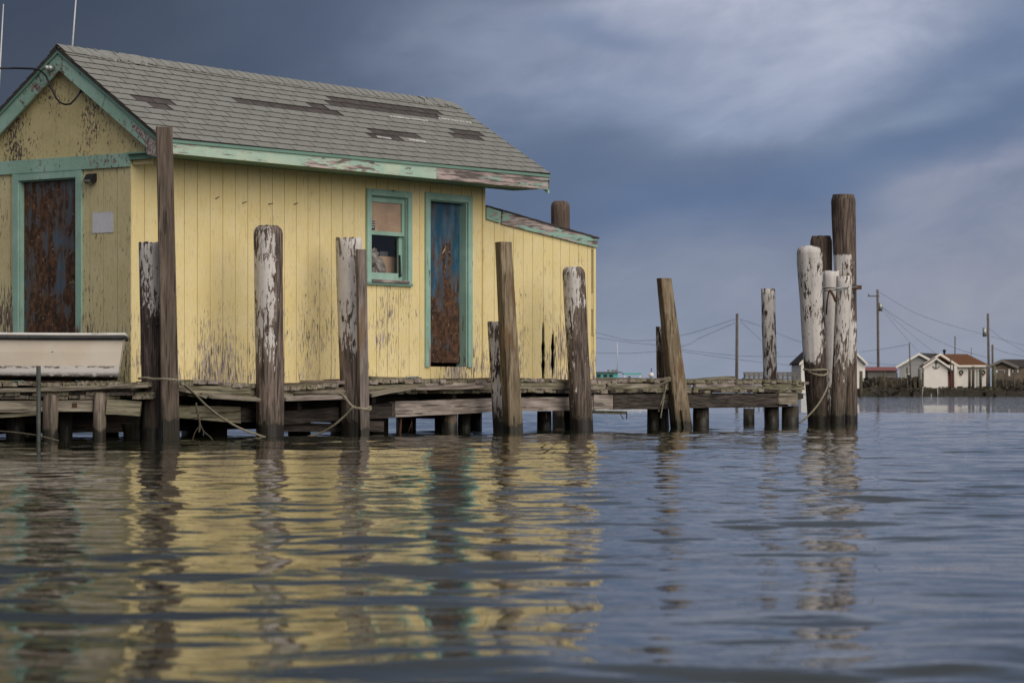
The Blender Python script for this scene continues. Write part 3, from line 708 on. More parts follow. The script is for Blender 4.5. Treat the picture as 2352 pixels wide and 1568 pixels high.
intl(MB().box((a0-.15, .12, ZI-.03), (a1+.7, .75, ZI)), 'shelf', M['dark_room'], 'dark shelf inside the shack under the lower window pane', 'shelf')
bxp = MB().box((il+.44, .22, ZI), (ir+.22, .5, ZI+.27)); intl(bxp, 'cardboard_box', M['cardboard'], 'open brown cardboard box on the shelf behind the lower window pane', 'box')
mb = MB().box((il+.47, .24, ZI+.272), (il+.62, .38, ZI+.33)); intl(mb, 'tape_case', M['grey_plastic'], 'grey plastic case lying on the cardboard box behind the window', 'case')
mb = MB(); mb.ball((il+.38, .20, ZI+.12), .12, 10, 7, (.9, .7, 1.1)); mb.ball((il+.30, .20, ZI+.25), .09, 9, 6, (.8, .6, 1.2))
for i, p in enumerate(mb.v): mb.v[i] = tuple(Vector(p)+Vector((R.uniform(-.018, .018) for _ in range(3))))
mb.sm = [False]*len(mb.sm); intl(mb, 'plastic_bag', plain('clear_crumpled_plastic', (.25, .22, .2), .3, .5), 'crumpled pale plastic bag beside the box behind the window', 'bag')
intl(MB().box((il+.80, .6, ZI+.52), (il+1.02, .66, ZI+.68)), 'switch_panel', M['grey_plastic'], 'dark wall panel with two pale switches inside the window', 'panel')
mb = MB(); mb.tube([(ir-.055, .055, zmid-.22), (ir-.05, .05, zmid-.45), (ir-.05, .05, ibot+.05)], [.012, .018, .024], 6)
intl(mb, 'black_cord', M['black'], 'black strap hanging at the right side of the open window', 'strap')
# nails
for (x, y, x2, y2) in ((495, 457, 504, 452), (557, 467, 567, 463), (616, 469, 627, 467.5), (675, 470, 684.5, 466.5)):
    a, z = PL(x, y); b, z2 = PL(x2, y2, -.05)
    MB().tube([(a, .004, z), (b, -.05, z2)], .005, 6).obj('nail', M['iron'], B)
# conductor insulator on the gable + fixings
s0, z0_ = PG(117, 156.5, -FO-.03)
MB().tube([(-FO-.0, s0, z0_), (-FO-.07, s0, z0_)], [.035, .028], 10).ball((-FO-.075, s0+.02, z0_), .03).obj('insulator', M['galv'], B)
pts = [PG(x, y, t) for x, y, t in ()]
cp = [(-60, 157.5, -.9), (0, 157.3, -.35), (40, 157, -.25), (76, 158.3, -.19), (92, 162, -.18), (105, 174, -.18), (113, 190, -.18), (121, 210, -.17), (129, 226, -.17), (138, 236, -.17), (150, 240.5, -.16), (162, 239, -.14), (172, 229, -.12), (182, 216, -.08), (189, 203, -.02)]
P3 = []
for x, y, t in cp: s_, z_ = PG(x, y, t); P3.append((t, s_, z_))
P3 = [(-6, P3[0][1]+7, P3[0][2]+.6)]+P3
tl(MB().tube(P3, .011, 7).obj('power_cable', M['black']), 'black power cable drooping in a loop at the gable peak', 'cable')
# wall lamp and notice
L_ = bpy.data.objects.new('wall_lamp', None); COL.objects.link(L_); L_.matrix_world = MB4; tag(L_, 'small black wall lamp beside the gable door', 'lamp')
s1, z1_ = PG(223, 398); s2, z2_ = PG(205, 424)
MB().prism([(-.004, z1_+.0), (-.05, z1_-.01), (-.095, z1_-.085), (-.05, z2_+.0), (-.004, z2_+.03)], 'y', s1, s2).obj('housing', M['black'], L_)
MB().prism([(-.098, z1_-.075), (-.102, z1_-.085), (-.058, z2_-.002), (-.052, z2_+.003)], 'y', s1+.012, s2-.012).obj('lamp_lens', M['lens'], L_)
s1, z1_ = PG(261, 486); s2, z2_ = PG(213, 536)
nt = MB().box((-.006, s1, z2_), (-.003, s2, z1_)).mesh('notice')
nt = tl(link('notice', nt, None, M['paper']), 'blank pale grey notice tacked to the gable wall right of the door', 'notice')
mb = MB()
for k in range(7):
    for (s_, z_) in ((s1+(s2-s1)*k/6, z1_-.004), (s1+(s2-s1)*k/6, z2_+.004)): mb.box((-.009, s_-.004, z_-.004), (-.006, s_+.004, z_+.004))
tag(mb.obj('tacks', M['galv'], nt), kind='stuff')
# whip aerials fixed on the back slope
for (xa, ya, xb, yb, s_, t_, lb) in ((165, 123, 177.5, -40, 1.35, .55, 'tall thin white whip aerial rising behind the roof peak'), (-2, 190, 8, 10, 2.25, .4, 'thin whip aerial at the left edge of the photo beyond the rake')):
    zb_ = mir(roofp(t_, (RW-s_+EV)/(RS+EV)))
    pw = MB4 @ Vector((t_, s_, 0)); Zd = pw.y
    a = P(xa, ya, Zd); b = P(xb, yb, Zd); d = (b-a)/(b.z-a.z)
    base = a+d*(zr(s_)-.02-a.z)
    tag(MB().tube([base, b], [.014, .006], 6).obj('whip_aerial', M['wire_white']), lb, 'aerial')

# ------------------------------------------------------------------ piers
def plank_obj(name, mb, par, mat, m4):
    o = mb.obj(name, mat, par); o.matrix_local = m4; return o
def frameM(x, y, z, rz=0, rx=0, ry=0):
    return Matrix.Translation((x, y, z)) @ Matrix.Rotation(rz, 4, 'Z') @ Matrix.Rotation(ry, 4, 'Y') @ Matrix.Rotation(rx, 4, 'X')
PR = empty('pier', C0, TH, 'weathered grey plank walkway pier running along the shack and on past the lean-to', 'pier')
PE = 12.96; FY = -.52
def dz(t):                                      # the middle of the walkway has sunk
    return .636-.075*math.exp(-((t-1.6)/1.5)**2)+.006*sin(t*2.3)
def front(t): return FY-.12*math.exp(-((t-1.8)/1.3)**2)
t = .05; wm = ['wood_grey', 'wood_olive', 'wood_grey', 'wood_olive', 'wood_pale']
while t < PE:
    wd = R.uniform(.125, .17); back = -.02 if t < T2+.02 else 1.15
    f0 = front(t)+R.uniform(-.035, .03); L = back-f0
    mb = rough_plank(L, wd-.008, .042, max(3, int(L/.15)), .0035)
    plank_obj('plank', mb, PR, M[R.choice(wm)], frameM(t+wd/2, f0, dz(t)+R.uniform(-.009, .014)+(.018 if R.random() < .12 else 0), pi/2+R.uniform(-.02, .02), 0, R.uniform(-.01, .008)))
    t += wd
# lower row of plank ends
t = .0
while t < PE-.1:
    wd = R.uniform(.11, .2)
    if not (4.35 < t < 4.6 or 7.2 < t < 7.3):
        f0 = front(t)-.01+R.uniform(-.03, .03); L = R.uniform(.5, .7)
        mb = rough_plank(L, wd-.006, .038, 5, .006)
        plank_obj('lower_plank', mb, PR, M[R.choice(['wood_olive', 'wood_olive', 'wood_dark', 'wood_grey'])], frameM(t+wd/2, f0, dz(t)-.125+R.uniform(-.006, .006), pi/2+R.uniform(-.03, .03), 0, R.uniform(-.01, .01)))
    t += wd
# long stringers between the two layers
def long_board(t0, t1, y, zt0, zt1, th, wdt, mat, name='stringer', jit=.004):
    L = math.hypot(t1-t0, zt1-zt0); mb = rough_plank(L, wdt, th, max(3, int(L/.2)), jit)
    return plank_obj(name, mb, PR, M[mat], frameM(t0, y, zt0, 0, 0, -math.atan2(zt1-zt0, t1-t0)))
t = .1
while t < PE-.3:
    L = R.uniform(1.7, 2.8); e = min(t+L, PE-.02)
    for k in range(2):
        long_board(t+R.uniform(0, .1)*(t > 1), e-.012, front((t+e)/2)+.03, dz(t)-.044-k*.041, dz(e)-.044-k*.041, .038, .05, R.choice(['wood_grey', 'wood_olive', 'wood_pale', 'wood_olive']))
    t = e
# main beams
def pxb(x0_, yt0, yb0, x1_, yt1, yb1, yy, mat, wdt=.09, name='beam'):
    a, za = PL(x0_, yt0, yy); _, zb_ = PL(x0_, yb0, yy); b, zc = PL(x1_, yt1, yy); _, zd = PL(x1_, yb1, yy)
    mb = MB(); n = max(3, int((b-a)/.25)); vs = []
    for i in range(n+1):
        q = i/n; x = a+(b-a)*q; zt_ = za+(zc-za)*q; zl = zb_+(zd-zb_)*q
        for (y_, z_) in ((yy, zl), (yy, zt_), (yy+wdt, zt_), (yy+wdt, zl)): vs.append((x, y_+R.uniform(-.003, .003), z_+R.uniform(-.003, .003)))
    mb.add(vs, [(0, 1, 2, 3), tuple(n*4+k for k in (3, 2, 1, 0))]+[(i*4+k, (i+1)*4+k, (i+1)*4+(k+1) % 4, i*4+(k+1) % 4) for i in range(n) for k in range(4)])
    return mb.obj(name, M[mat], PR)
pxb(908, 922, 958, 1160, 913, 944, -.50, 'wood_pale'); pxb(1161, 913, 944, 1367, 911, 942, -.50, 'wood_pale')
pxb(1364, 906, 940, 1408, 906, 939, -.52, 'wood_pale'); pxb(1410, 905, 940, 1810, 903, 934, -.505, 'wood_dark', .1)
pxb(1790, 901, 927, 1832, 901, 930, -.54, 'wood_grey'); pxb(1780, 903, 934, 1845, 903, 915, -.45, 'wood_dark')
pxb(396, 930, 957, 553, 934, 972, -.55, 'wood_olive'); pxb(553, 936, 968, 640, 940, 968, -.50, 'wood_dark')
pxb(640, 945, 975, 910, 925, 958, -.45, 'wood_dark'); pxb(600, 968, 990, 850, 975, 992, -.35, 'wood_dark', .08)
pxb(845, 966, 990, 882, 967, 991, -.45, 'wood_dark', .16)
pxb(1360, 943, 949, 1440, 944, 951, -.4, 'wood_olive', .05)
for t_ in (.9, 2.2, 3.5, 5.0, 6.6, 8.2, 9.6, 11.0, 12.4):      # cross joists
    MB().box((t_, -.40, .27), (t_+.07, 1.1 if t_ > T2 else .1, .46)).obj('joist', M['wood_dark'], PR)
long_board(8.6, 12.9, 1.05, .47, .47, .2, .08, 'wood_dark', 'beam')
def ppost(x, w_px, yt, yy, mat='post_z', lean=0):
    t_, zt_ = PL(x, yt, yy); pw = MB4 @ Vector((t_, yy, 0)); r = w_px/2*pw.y/F
    mb = MB(); mb.tube([(t_+lean, yy, -1), (t_+lean*.3, yy, .0), (t_, yy, zt_)], [r*1.02, r, r*.96], 12); return mb.obj('post', M[mat], PR)
ppost(1033, 36, 943, -.38); ppost(1066, 30, 945, -.1, 'wood_dark_z'); ppost(1250, 34, 944, -.1, 'wood_dark_z');
ppost(1500, 28, 938, -.2, 'wood_dark_z'); ppost(1610, 38, 935, -.3, 'wood_dark_z'); ppost(1773, 33, 932, -.3, 'wood_dark_z'); ppost(1815, 40, 932, -.38, 'wood_dark_z')
ppost(1720, 26, 938, 1.0, 'wood_dark_z')
for (xa, ya, xb, yb, rr_) in ((921, 955, 918, 1000, .018), (946, 962, 946, 992, .004), (946, 968, 938, 992, .004), (1440, 948, 1439, 962, .008), (1425, 950, 1432, 962, .006), (1254, 942, 1255, 962, .007)):
    a = ray_plane(xa, ya, 1, -.42); b = ray_plane(xb, yb, 1, -.42); MB().tube([a, b], rr_, 5).obj('hanging_rod', M['iron'], PR)
for (a_, b_, y_, z_, h_) in ((-.3, 3.4, .95, .40, .30), (3.0, 6.4, 1.35, .42, .17), (6.0, 8.6, .8, .44, .16), (-.6, 2.2, .35, .30, .12), (2.4, 4.2, .2, .25, .10), (-1.2, 2.6, 1.3, .24, .20), (-.8, 1.9, .6, .16, .10), (1.8, 3.6, .7, .2, .14), (5.3, 6.1, .5, .34, .12), (4.9, 7.4, 1.75, .32, .14)):
    long_board(a_, b_, y_, z_, z_-R.uniform(-.03, .05), h_, .06, 'wood_dark', 'brace_or_shade_board')  # dark boards added low down to fill under the pier with shade
# old boards thrown on the sunken part
def loose(x0_, y0_, x1_, y1_, th_px, yy, wdt, mat, tilt=.12, label=None):
    a, za = PL(x0_, y0_, yy); b, zb_ = PL(x1_, y1_, yy); Zm = (MB4 @ Vector((a, yy, 0))).y
    L = math.hypot(b-a, zb_-za); mb = rough_plank(L, wdt, th_px*Zm/F, max(3, int(L/.25)), .004)
    o = mb.obj('loose_board', M[mat]); o.matrix_world = MB4 @ frameM(a, yy, za, 0, tilt, -math.atan2(zb_-za, b-a)); return tag(o, label, 'board', 'loose boards lying on the pier')
loose(415, 893, 462, 908, 5, -.66, .16, 'wood_grey', .1, 'short broken grey board beside the tall square pole')
loose(476, 904, 588, 912, 8, -.70, .15, 'wood_grey', .18, 'long grey board on the sunken pier left of the round white pile')
loose(508, 889, 590, 894, 6, -.42, .17, 'wood_grey', .14, 'upper weathered board against the wall left of the round white pile')
loose(648, 911, 788, 908, 7, -.72, .13, 'wood_pale', .16, 'pale board edge between the round white pile and the next pile')
loose(650, 893, 780, 893, 8, -.50, .18, 'wood_grey', .16, 'wide grey board lying behind the pale edge board')
loose(700, 881, 782, 884, 6, -.25, .18, 'wood_olive', .10, 'thin dark board near the wall left of the square post')
loose(845, 903, 950, 884, 7, -.66, .12, 'wood_grey', .1, 'slanting grey board right of the square post')
loose(845, 884, 918, 882, 7, -.40, .18, 'wood_grey', .1, 'short board stack beneath the cleat')
loose(842, 864, 955, 866, 7, -.10, .17, 'wood_olive', .02, 'old dark board raised against the wall under the window')
loose(1068, 868.5, 1152, 868.5, 6, -.16, .14, 'wood_pale', .0, 'pale flat board below the blue door')
loose(1566, 873, 1680, 863.5, 5, .35, .15, 'wood_olive', .05, 'grey board lying askew on the right end of the pier')
loose(950, 889, 1110, 886, 6, -.60, .08, 'wood_pale', .05, 'splintered rotten board edge in front of the walkway right of the cleats')
# cleats
for (x, y, lb) in ((947, 871, 'galvanised cleat on the raised board under the window, the larger one'), (905, 880, 'small galvanised cleat bracket near the square post')):
    yy = -.42; a, z_ = PL(x, y, yy); E = bpy.data.objects.new('dock_cleat', None); COL.objects.link(E); E.matrix_world = MB4 @ Matrix.Translation((a, yy, z_)); tag(E, lb, 'cleat')
    if x > 920:
        MB().tube([(-.11, 0, .03), (-.05, 0, .022), (.05, 0, .022), (.11, 0, .03)], [.008, .013, .013, .008], 8).obj('horn', M['galv'], E)
        MB().box((-.035, -.02, -.04), (-.015, .02, .02)).box((.015, -.02, -.04), (.035, .02, .02)).box((-.05, -.03, -.055), (.05, .03, -.04)).obj('base', M['galv'], E)
    else:
        MB().box((-.03, -.02, -.03), (.03, .02, -.02)).box((-.03, .01, -.02), (.03, .02, .04)).obj('bracket', M['galv'], E)

# ------- platform in front of the gable (left)
DZ = 28.05
DK = empty('dock_platform', (-3.60, DZ, 0), 0, 'dark weathered timber platform under the skiff in front of the gable door', 'platform')
x = 0.0
while x > -6.2:
    wd = R.uniform(.13, .19); L = 1.55 if x > -1.0 else 3.0
    L = 1.2+(-x)*.745 if x > -2.6 else 3.2
    plank_obj('plank', rough_plank(L, wd-.008, .04, max(3, int(L/.3)), .004), DK, M[R.choice(wm[:4])], frameM(x-wd/2, R.uniform(-.02, .02), .590+R.uniform(-.006, .006), pi/2+R.uniform(-.01, .01)))
    x -= wd
def db_(x0_, x1_, yt0, yt1, hpx, y, mat, name='stringer', wdt=.07):
    a, b = P(x0_, yt0, DZ+y), P(x1_, yt1, DZ+y); L = (b-a).length; h = hpx*DZ/F
    mb = rough_plank(L, wdt, h, max(3, int(L/.25)), .004)
    o = mb.obj(name, M[mat], DK); o.matrix_local = Matrix.Translation((a.x+3.60, y, a.z)) @ Matrix.Rotation(-math.atan2(b.z-a.z, b.x-a.x), 4, 'Y')
db_(-1000, 348, 899, 879.5, 0.1, 0, 'wood_grey') if False else None
db_(-120, 340, 896, 881, 9, -.05, 'wood_grey'); db_(-900, -125, 896, 896, 9, -.05, 'wood_grey')
for row, (zz, jy) in enumerate(((.492, -.02), (.455, .0))):
    x = .02
    while x > -6:
        wd = R.uniform(.10, .24)
        if row == 0 or R.random() < .8: plank_obj('lower_plank', rough_plank(.9, wd-.006, .036, 3, .006), DK, M[R.choice(['wood_olive', 'wood_dark', 'wood_olive', 'wood_grey'])], frameM(x-wd/2, jy+R.uniform(-.03, .02), zz+R.uniform(-.006, .006), pi/2+R.uniform(-.02, .02)))
        x -= wd
db_(-400, 213, 922, 919, 26, .03, 'wood_grey', 'beam'); db_(-1400, -405, 922, 922, 26, .03, 'wood_grey', 'beam')
db_(246, 325, 916, 922, 34, .0, 'wood_olive', 'beam', .12)
MB().box((-.78+.0, -.010, .335), (-.73, -.0, .38)).obj('bolt_plate', M['iron'], DK)
db_(-200, 90, 965, 946, 7, -.08, 'wood_olive', 'brace_or_shade_board')
for (x_, w_, yt, yy, mt) in ((115, 36, 906, .0, 'post_z'), (228, 31, 902, .0, 'post_z'), (35, 44, 940, .55, 'wood_dark_z'), (150, 34, 940, .5, 'wood_dark_z'), (-140, 40, 920, .0, 'post_z'), (-420, 40, 920, 0, 'post_z'), (-700, 40, 920, 0, 'post_z'), (-400, 40, 920, 2.6, 'wood_dark_z'), (340, 40, 930, .9, 'wood_dark_z')):
    p = P(x_, yt, DZ+yy); r = w_/2*DZ/F
    MB().tube([(p.x+3.6, yy, -1), (p.x+3.6, yy, .1), (p.x+3.6+.01, yy, p.z)], [r*1.03, r, r*.97], 12).obj('post', M[mt], DK)
for yy, zz_ in ((.5, .27), (.9, .16), (1.9, .06)): MB().box((-6, yy, zz_), (-.3, yy+.08, .43)).obj('beam', M['wood_dark'], DK)  # deep dark boards added to darken the space below the platform
p = P(88.5, 840, 27.7)
tag(MB().tube([(p.x, 27.7, -.8), (p.x, 27.7, p.z)], .0225, 10).obj('steel_pipe', plain('dull_grey_pipe', (.05, .055, .05), .5, .3)), 'thin dark upright pipe standing in the water before the skiff', 'pipe')

# ------------------------------------------------------------------ piles
def pile(name, top, bot, Z, wt_, wb_, mat, label, cap='round', Zt=None, square=False, seed=1, group='mooring piles along the pier', rot=0.0, deep=-1.0, knot=False, notch=0.0):
    """top/bot: (x, y) centre pixels of the top and of the waterline; widths in px"""
    rr = random.Random(seed); Zt = Zt or Z
    a = P(bot[0], 0, Z); a.z = 0; b = P(top[0], top[1], Zt); H = b.z
    rb, rt = wb_/2*Z/F, wt_/2*Zt/F
    o = bpy.data.objects.new(name, None); n = 4 if square else 40
    rings = 34; vs = []; sm = not square
    axis = Vector((b.x-a.x, b.y-a.y, H))/H
    zs = [deep+(H-deep)*i/rings for i in range(rings+1)]
    if cap == 'round': zs = zs[:-1]+[H-rt*.55, H-rt*.25, H-rt*.08, H]
    elif cap == 'chamfer': zs = zs[:-1]+[H-rt*.45, H-.004, H]
    zs = sorted(zs)
    sec = None
    if square:
        c = .88; sec = [(-1, -c), (-c, -1), (c, -1), (1, -c), (1, c), (c, 1), (-c, 1), (-1, c)]; n = 8
    for z in zs:
        q = max(0, z/H); r = rb+(rt-rb)*q
        if cap == 'round' and z > H-rt*.6:
            k = (z-(H-rt*.6))/(rt*.6); r *= math.sqrt(max(0.0, 1-(k*.80)**2.4))
        if cap == 'chamfer' and z > H-rt*.5: r *= 1-.16*(z-(H-rt*.5))/(rt*.5)
        ctr = Vector((axis.x*z, axis.y*z, z))
        for k in range(n):
            if square:
                u = Vector((sec[k][0], sec[k][1], 0))*r*(1+rr.uniform(-.008, .008)); u.rotate(Matrix.Rotation(rot, 3, 'Z')); vs.append(ctr+u)
            else:
                an = 2*pi*k/n; d = Vector((cos(an), sin(an), 0))
                g = .06*mn.noise(Vector((d.x*1.3+seed*7, d.y*1.3, z*.9)))+.055*mn.noise(Vector((d.x*4.5+seed*3, d.y*4.5, z*1.0)))
                cr = mn.noise(Vector((d.x*7+seed, d.y*7, z*.5))); g -= .10*max(0, cr-.22)*2; g -= .05*max(0, mn.noise(Vector((d.x*3+seed*2, d.y*3, z*2.6)))-.35)*2
                zz = z
                if z == H: zz += (.05 if cap != 'flat' else .16)*rt*mn.noise(Vector((d.x*3, d.y*3, seed)))+notch*rt*max(0, mn.noise(Vector((d.x*1.5+seed, d.y*1.5, 3))))*-2.5
                g -= .05*abs(mn.noise(Vector((d.x*11+seed, d.y*11, z*.35)))); vs.append(Vector((ctr.x, ctr.y, zz))+d*r*(1+g))
    m_ = len(zs); fs = [(i*n+k, i*n+(k+1) % n, (i+1)*n+(k+1) % n, (i+1)*n+k) for i in range(m_-1) for k in range(n)]
    fs.append(tuple((m_-1)*n+k for k in range(n)))
    o = MB().add(vs, fs, sm).obj(name, mat); o.location = (a.x, a.y, 0)
    if not square:
        o.data.polygons[len(fs)-1].use_smooth = False
    return tag(o, label, 'pile' if not square else 'post', group)
WP = (.62, .58, .56)
def wp(name, bare, z0, z1, b0, b1, **k): return peel('white_pile_paint_'+name, WP, [x*1.15 for x in bare], 'z', k.pop('scale', 34), (z0, b0, z1, b1), stretch=(1, 1, k.pop('sz', .22)), big=3.2, edge=.008, dirt=.45, wet=k.pop('wet', .15), **k)
BR = (.085, .062, .05); DB = (.058, .040, .032)
pile('mooring_pile', (343, 557), (350, 1012), 28.35, 50, 46, wp('a', (.062, .045, .04), 1.1, 1.65, .12, -.02), 'white painted pile flaking to dark wood behind the tall brown pole', 'flat', seed=2)
pile('tall_pole', (377, 293), (393, 1012), 28.15, 38, 40, M['pole_z'], 'tallest brown square pole standing at the platform corner', 'flat', square=True, seed=3, rot=.12)
pile('mooring_pile', (616, 518), (620, 1003), 30.35, 66, 62, wp('b', (.11, .083, .070), .45, 1.05, .13, -.015, side=(.03, .11, .14)), 'thick round pile with a domed white top in front of the yellow wall', 'round', seed=4)
pile('mooring_pile', (801, 547), (808, 996), 31.7, 60, 50, wp('c', (.11, .085, .073), .72, 1.15, .13, -.025), 'white flaking pile with a blackened top left of the window', 'flat', seed=5)
pile('square_post', (829, 573), (836, 996), 31.45, 21, 22, M['timber_grey_z'], 'slim grey square post roped to the white pile left of the window', 'flat', square=True, seed=6, rot=.3)
pile('mooring_pile', (1135, 739), (1149, 988), 33.6, 31, 32, wp('d', (.075, .055, .047), .4, 1.1, .05, -.03), 'short stubby white pile leaning behind the slanted square timber', 'flat', seed=7)
pile('square_post', (1156, 556), (1179, 988), 33.3, 30, 36, M['timber_z'], 'slanted brown square timber with a dark drip stain right of the blue door', 'flat', square=True, seed=8, rot=.45)
pile('mooring_pile', (1317, 613), (1336, 984), 34.9, 51, 52, wp('e', (.088, .066, .055), .4, 1.7, .085, -.015, side=(-.11, .02, .06)), 'mostly bare pile with white flecks before the lean-to end', 'round', seed=9)
pile('mooring_pile', (1516, 750), (1524, 982), 37.3, 20, 26, wp('f', DB, .5, 1.3, .08, .01), 'thin dark short pile behind the leaning square timber', 'flat', seed=10)
pile('square_post', (1525, 639), (1565, 982), 37.0, 27, 40, M['timber_z'], 'leaning square timber standing clear of the shack with frayed rope beside it', 'flat', square=True, seed=11, rot=.35)
pile('square_post', (1572, 941), (1578, 982), 36.9, 20, 22, M['timber_z'], 'low wooden stub at the foot of the leaning timber', 'flat', square=True, seed=21, rot=.2)
pile('mooring_pile', (1764, 663), (1772, 970), 41.7, 32, 32, wp('g', (.06, .042, .034), .6, 1.3, .035, .0), 'mottled brown and white pile behind the right end of the pier', 'flat', seed=12)
pile('mooring_pile', (1287, 462), (1290, 970), 39.5, 43, 42, M['pile_bare'], 'bare dark brown pile rising behind the lean-to roof', 'round', seed=13)
G2 = 'piles lashed together at the pier end'
pile('dolphin_pile', (1858, 565), (1879, 976), 40.6, 60, 47, wp('h', (.05, .035, .028), .7, 1.15, .15, -.04, side=(-.03, .09, .13)), 'fat whitewashed pile leaning left in the end cluster', 'round', seed=14, group=G2, notch=.7, Zt=40.3)
pile('dolphin_pile', (1886, 542), (1893, 974), 41.6, 48, 44, M['pile_bare'], 'dark unpainted pile peeping out behind the fat white one', 'chamfer', seed=15, group=G2)
pile('dolphin_pile', (1907, 623), (1907, 974), 41.1, 40, 36, wp('i', BR, .3, .8, .05, -.09), 'smooth grey white pile in the middle of the end cluster', 'flat', seed=16, group=G2)
pile('dolphin_pile', (1939, 634), (1923, 976), 40.5, 36, 34, wp('j', (.10, .078, .062), .4, 1.0, .09, -.03), 'front flaking white pile with a knot leaning right in the end cluster', 'flat', seed=17, group=G2)
pile('dolphin_pile', (1937, 447), (1950, 975), 41.3, 56, 40, wp('k', (.085, .062, .050), .6, 1.0, .16, -.03, side=(-.01, .10, .13), ztop=2.52), 'tallest brown pile with a white band in the end cluster', 'chamfer', seed=18, group=G2)

# ------------------------------------------------------------------ ropes
def smooth(pts, n=10):
    pts = [Vector(p) for p in pts]; out = []
    q = [pts[0]]+pts+[pts[-1]]
    for i in range(1, len(q)-2):
        for k in range(n):
            t = k/n; a, b, c, d = q[i-1], q[i], q[i+1], q[i+2]
            out.append(.5*((2*b)+(-a+c)*t+(2*a-5*b+4*c-d)*t*t+(-a+3*b-3*c+d)*t**3))
    return out+[pts[-1]]
def rope(pts, r=.012, label='', cat='rope', mat='rope', n=10, pitch=.09):
    c = smooth(pts, n); dense = []; L = 0
    for a, b in zip(c, c[1:]):
        m_ = max(1, int((b-a).length/.014)); dense += [a+(b-a)*k/m_ for k in range(m_)]
    dense.append(c[-1]); mb = MB(); ls = [0]
    for a, b in zip(dense, dense[1:]): ls.append(ls[-1]+(b-a).length)
    for s_ in range(3):
        ps = []
        for i, p in enumerate(dense):
            t = (dense[min(i+1, len(dense)-1)]-dense[max(i-1, 0)]).normalized()
            u = t.cross(Vector((0, 0, 1)) if abs(t.z) < .95 else Vector((1, 0, 0))).normalized(); v = t.cross(u)
            an = 2*pi*(ls[i]/pitch+s_/3); ps.append(p+(u*cos(an)+v*sin(an))*r*.52)
        mb.tube(ps, r*.56, 5)
    return mb.obj('mooring_rope', M[mat]) if not label else tag(mb.obj('mooring_rope', M[mat]), label, cat)
Zr = 28.0
rope([P(318, 869, 28.25), P(335, 867, 28.12), P(352, 870, 28.05), P(375, 870, 27.95), P(400, 872, 27.95), P(417, 876, 28.0), P(424, 884, 28.3), P(447, 905, 28.9), P(480, 937, 29.4), P(520, 966, 29.8), P(560, 987, 30.0), P(598, 1000, 30.02), P(625, 1010, 30.0)], .013, 'tan rope tied round the corner poles and dipping into the water')
rope([P(417, 876, 28.0), P(421, 884, 28.02), P(414, 880, 27.97), P(419, 873, 27.95)], .014, 'knot of tan rope hitched on the tall brown pole')
rope([P(700, 1004, 31.3), P(735, 994, 31.3), P(768, 975, 31.2), P(795, 951, 31.15), P(808, 937, 31.1), P(815, 933, 31.1)], .013, 'rope rising from the water to the slim square post')
rope([P(765, 905, 31.4), P(785, 905, 31.3), P(798, 920, 31.15), P(810, 933, 31.1), P(825, 938, 31.12), P(842, 938, 31.2), P(851, 934, 31.35), P(850, 941, 31.3), P(838, 940, 31.15), P(820, 936, 31.1)], .013, 'rope looped and knotted round the slim square post')
rope([P(450, 925, 29.0), P(452, 938, 29.0), P(456, 955, 29.0), P(459, 975, 29.0), P(457, 992, 29.0)], .011, 'frayed rope end hanging below the sagging rope', mat='rope_dark')
rope([P(459, 972, 29.0), P(468, 990, 29.0), P(484, 1004, 29.0), P(488, 1012, 29.0)], .006, 'thin rope strand trailing right into the water', mat='rope_dark')
rope([P(458, 978, 29.0), P(448, 992, 29.0), P(443, 1008, 29.0), P(442, 1014, 29.0)], .005, 'thin rope strand trailing left into the water', mat='rope_dark')
rope([P(1505, 893, 36.95), P(1512, 876, 36.8), P(1535, 868, 36.75), P(1536, 874, 36.75), P(1511, 885, 36.8)], .017, 'yellowish rope turns knotted on the leaning timber')
for k, (xa, xb, yb) in enumerate(((1534, 1512, 945), (1531, 1517, 960), (1528, 1520, 925))):
    rope([P(xa, 874, 36.8), P((xa+xb)/2+2, 905, 36.8), P(xb, yb, 36.85)], .010, ['frayed rope tail hanging left of the leaning timber, longest strand', 'frayed rope tail hanging left of the leaning timber, middle strand', 'frayed rope tail hanging left of the leaning timber, shortest strand'][k], mat='rope' if k < 2 else 'rope_dark')
rope([P(1846, 848, 40.45), P(1860, 850, 40.15), P(1885, 849, 40.15), P(1899, 850, 40.45), P(1900, 858, 40.4), P(1888, 862, 40.15), P(1868, 858, 40.13), P(1848, 849, 40.4)], .016, 'pale rope wound twice round the fat white pile')
rope([P(1902, 884, 40.25), P(1893, 905, 40.2), P(1878, 930, 40.15), P(1858, 953, 40.1), P(1836, 972, 40.1)], .014, 'slack rope slanting from the pile cluster down to the water')
tag(MB().tube(smooth([P(1889, 664, 40.6), P(1905, 661, 40.3), P(1930, 662, 40.25), P(1952, 660, 40.5), P(1970, 660, 41.1)], 6), .012, 6).tube(smooth([P(1889, 668, 40.6), P(1910, 667, 40.3), P(1934, 665, 40.25)], 6), .008, 5).obj('lashing_wire', M['galv']), 'grey wire lashed round the pile cluster near its top', 'wire')
tag(MB().tube([P(1906, 666, 40.25), P(1914, 678, 40.22), P(1920, 693, 40.22)], .02, 6).tube([P(1904, 668, 40.3), P(1900, 690, 40.3), P(1898, 722, 40.4)], .012, 5).obj('iron_hook', M['iron']), 'rusty iron hook hanging from the wire lashing', 'hook')
tag(MB().box((-.08, -.03, -.03), (.08, .03, .03)).obj('bolt', M['iron']), 'rusty bolt end sticking out of the tallest cluster pile', 'bolt').location = P(1966, 660, 41.1)
mb = MB(); mb.tube([P(-60, 985, 27.9), P(40, 993, 27.8), P(90, 1000, 27.7), P(135, 1012, 27.6)], .008, 5); tag(mb.obj('thin_line', M['rope_dark']), 'thin dark line crossing low in front of the platform posts', 'line')

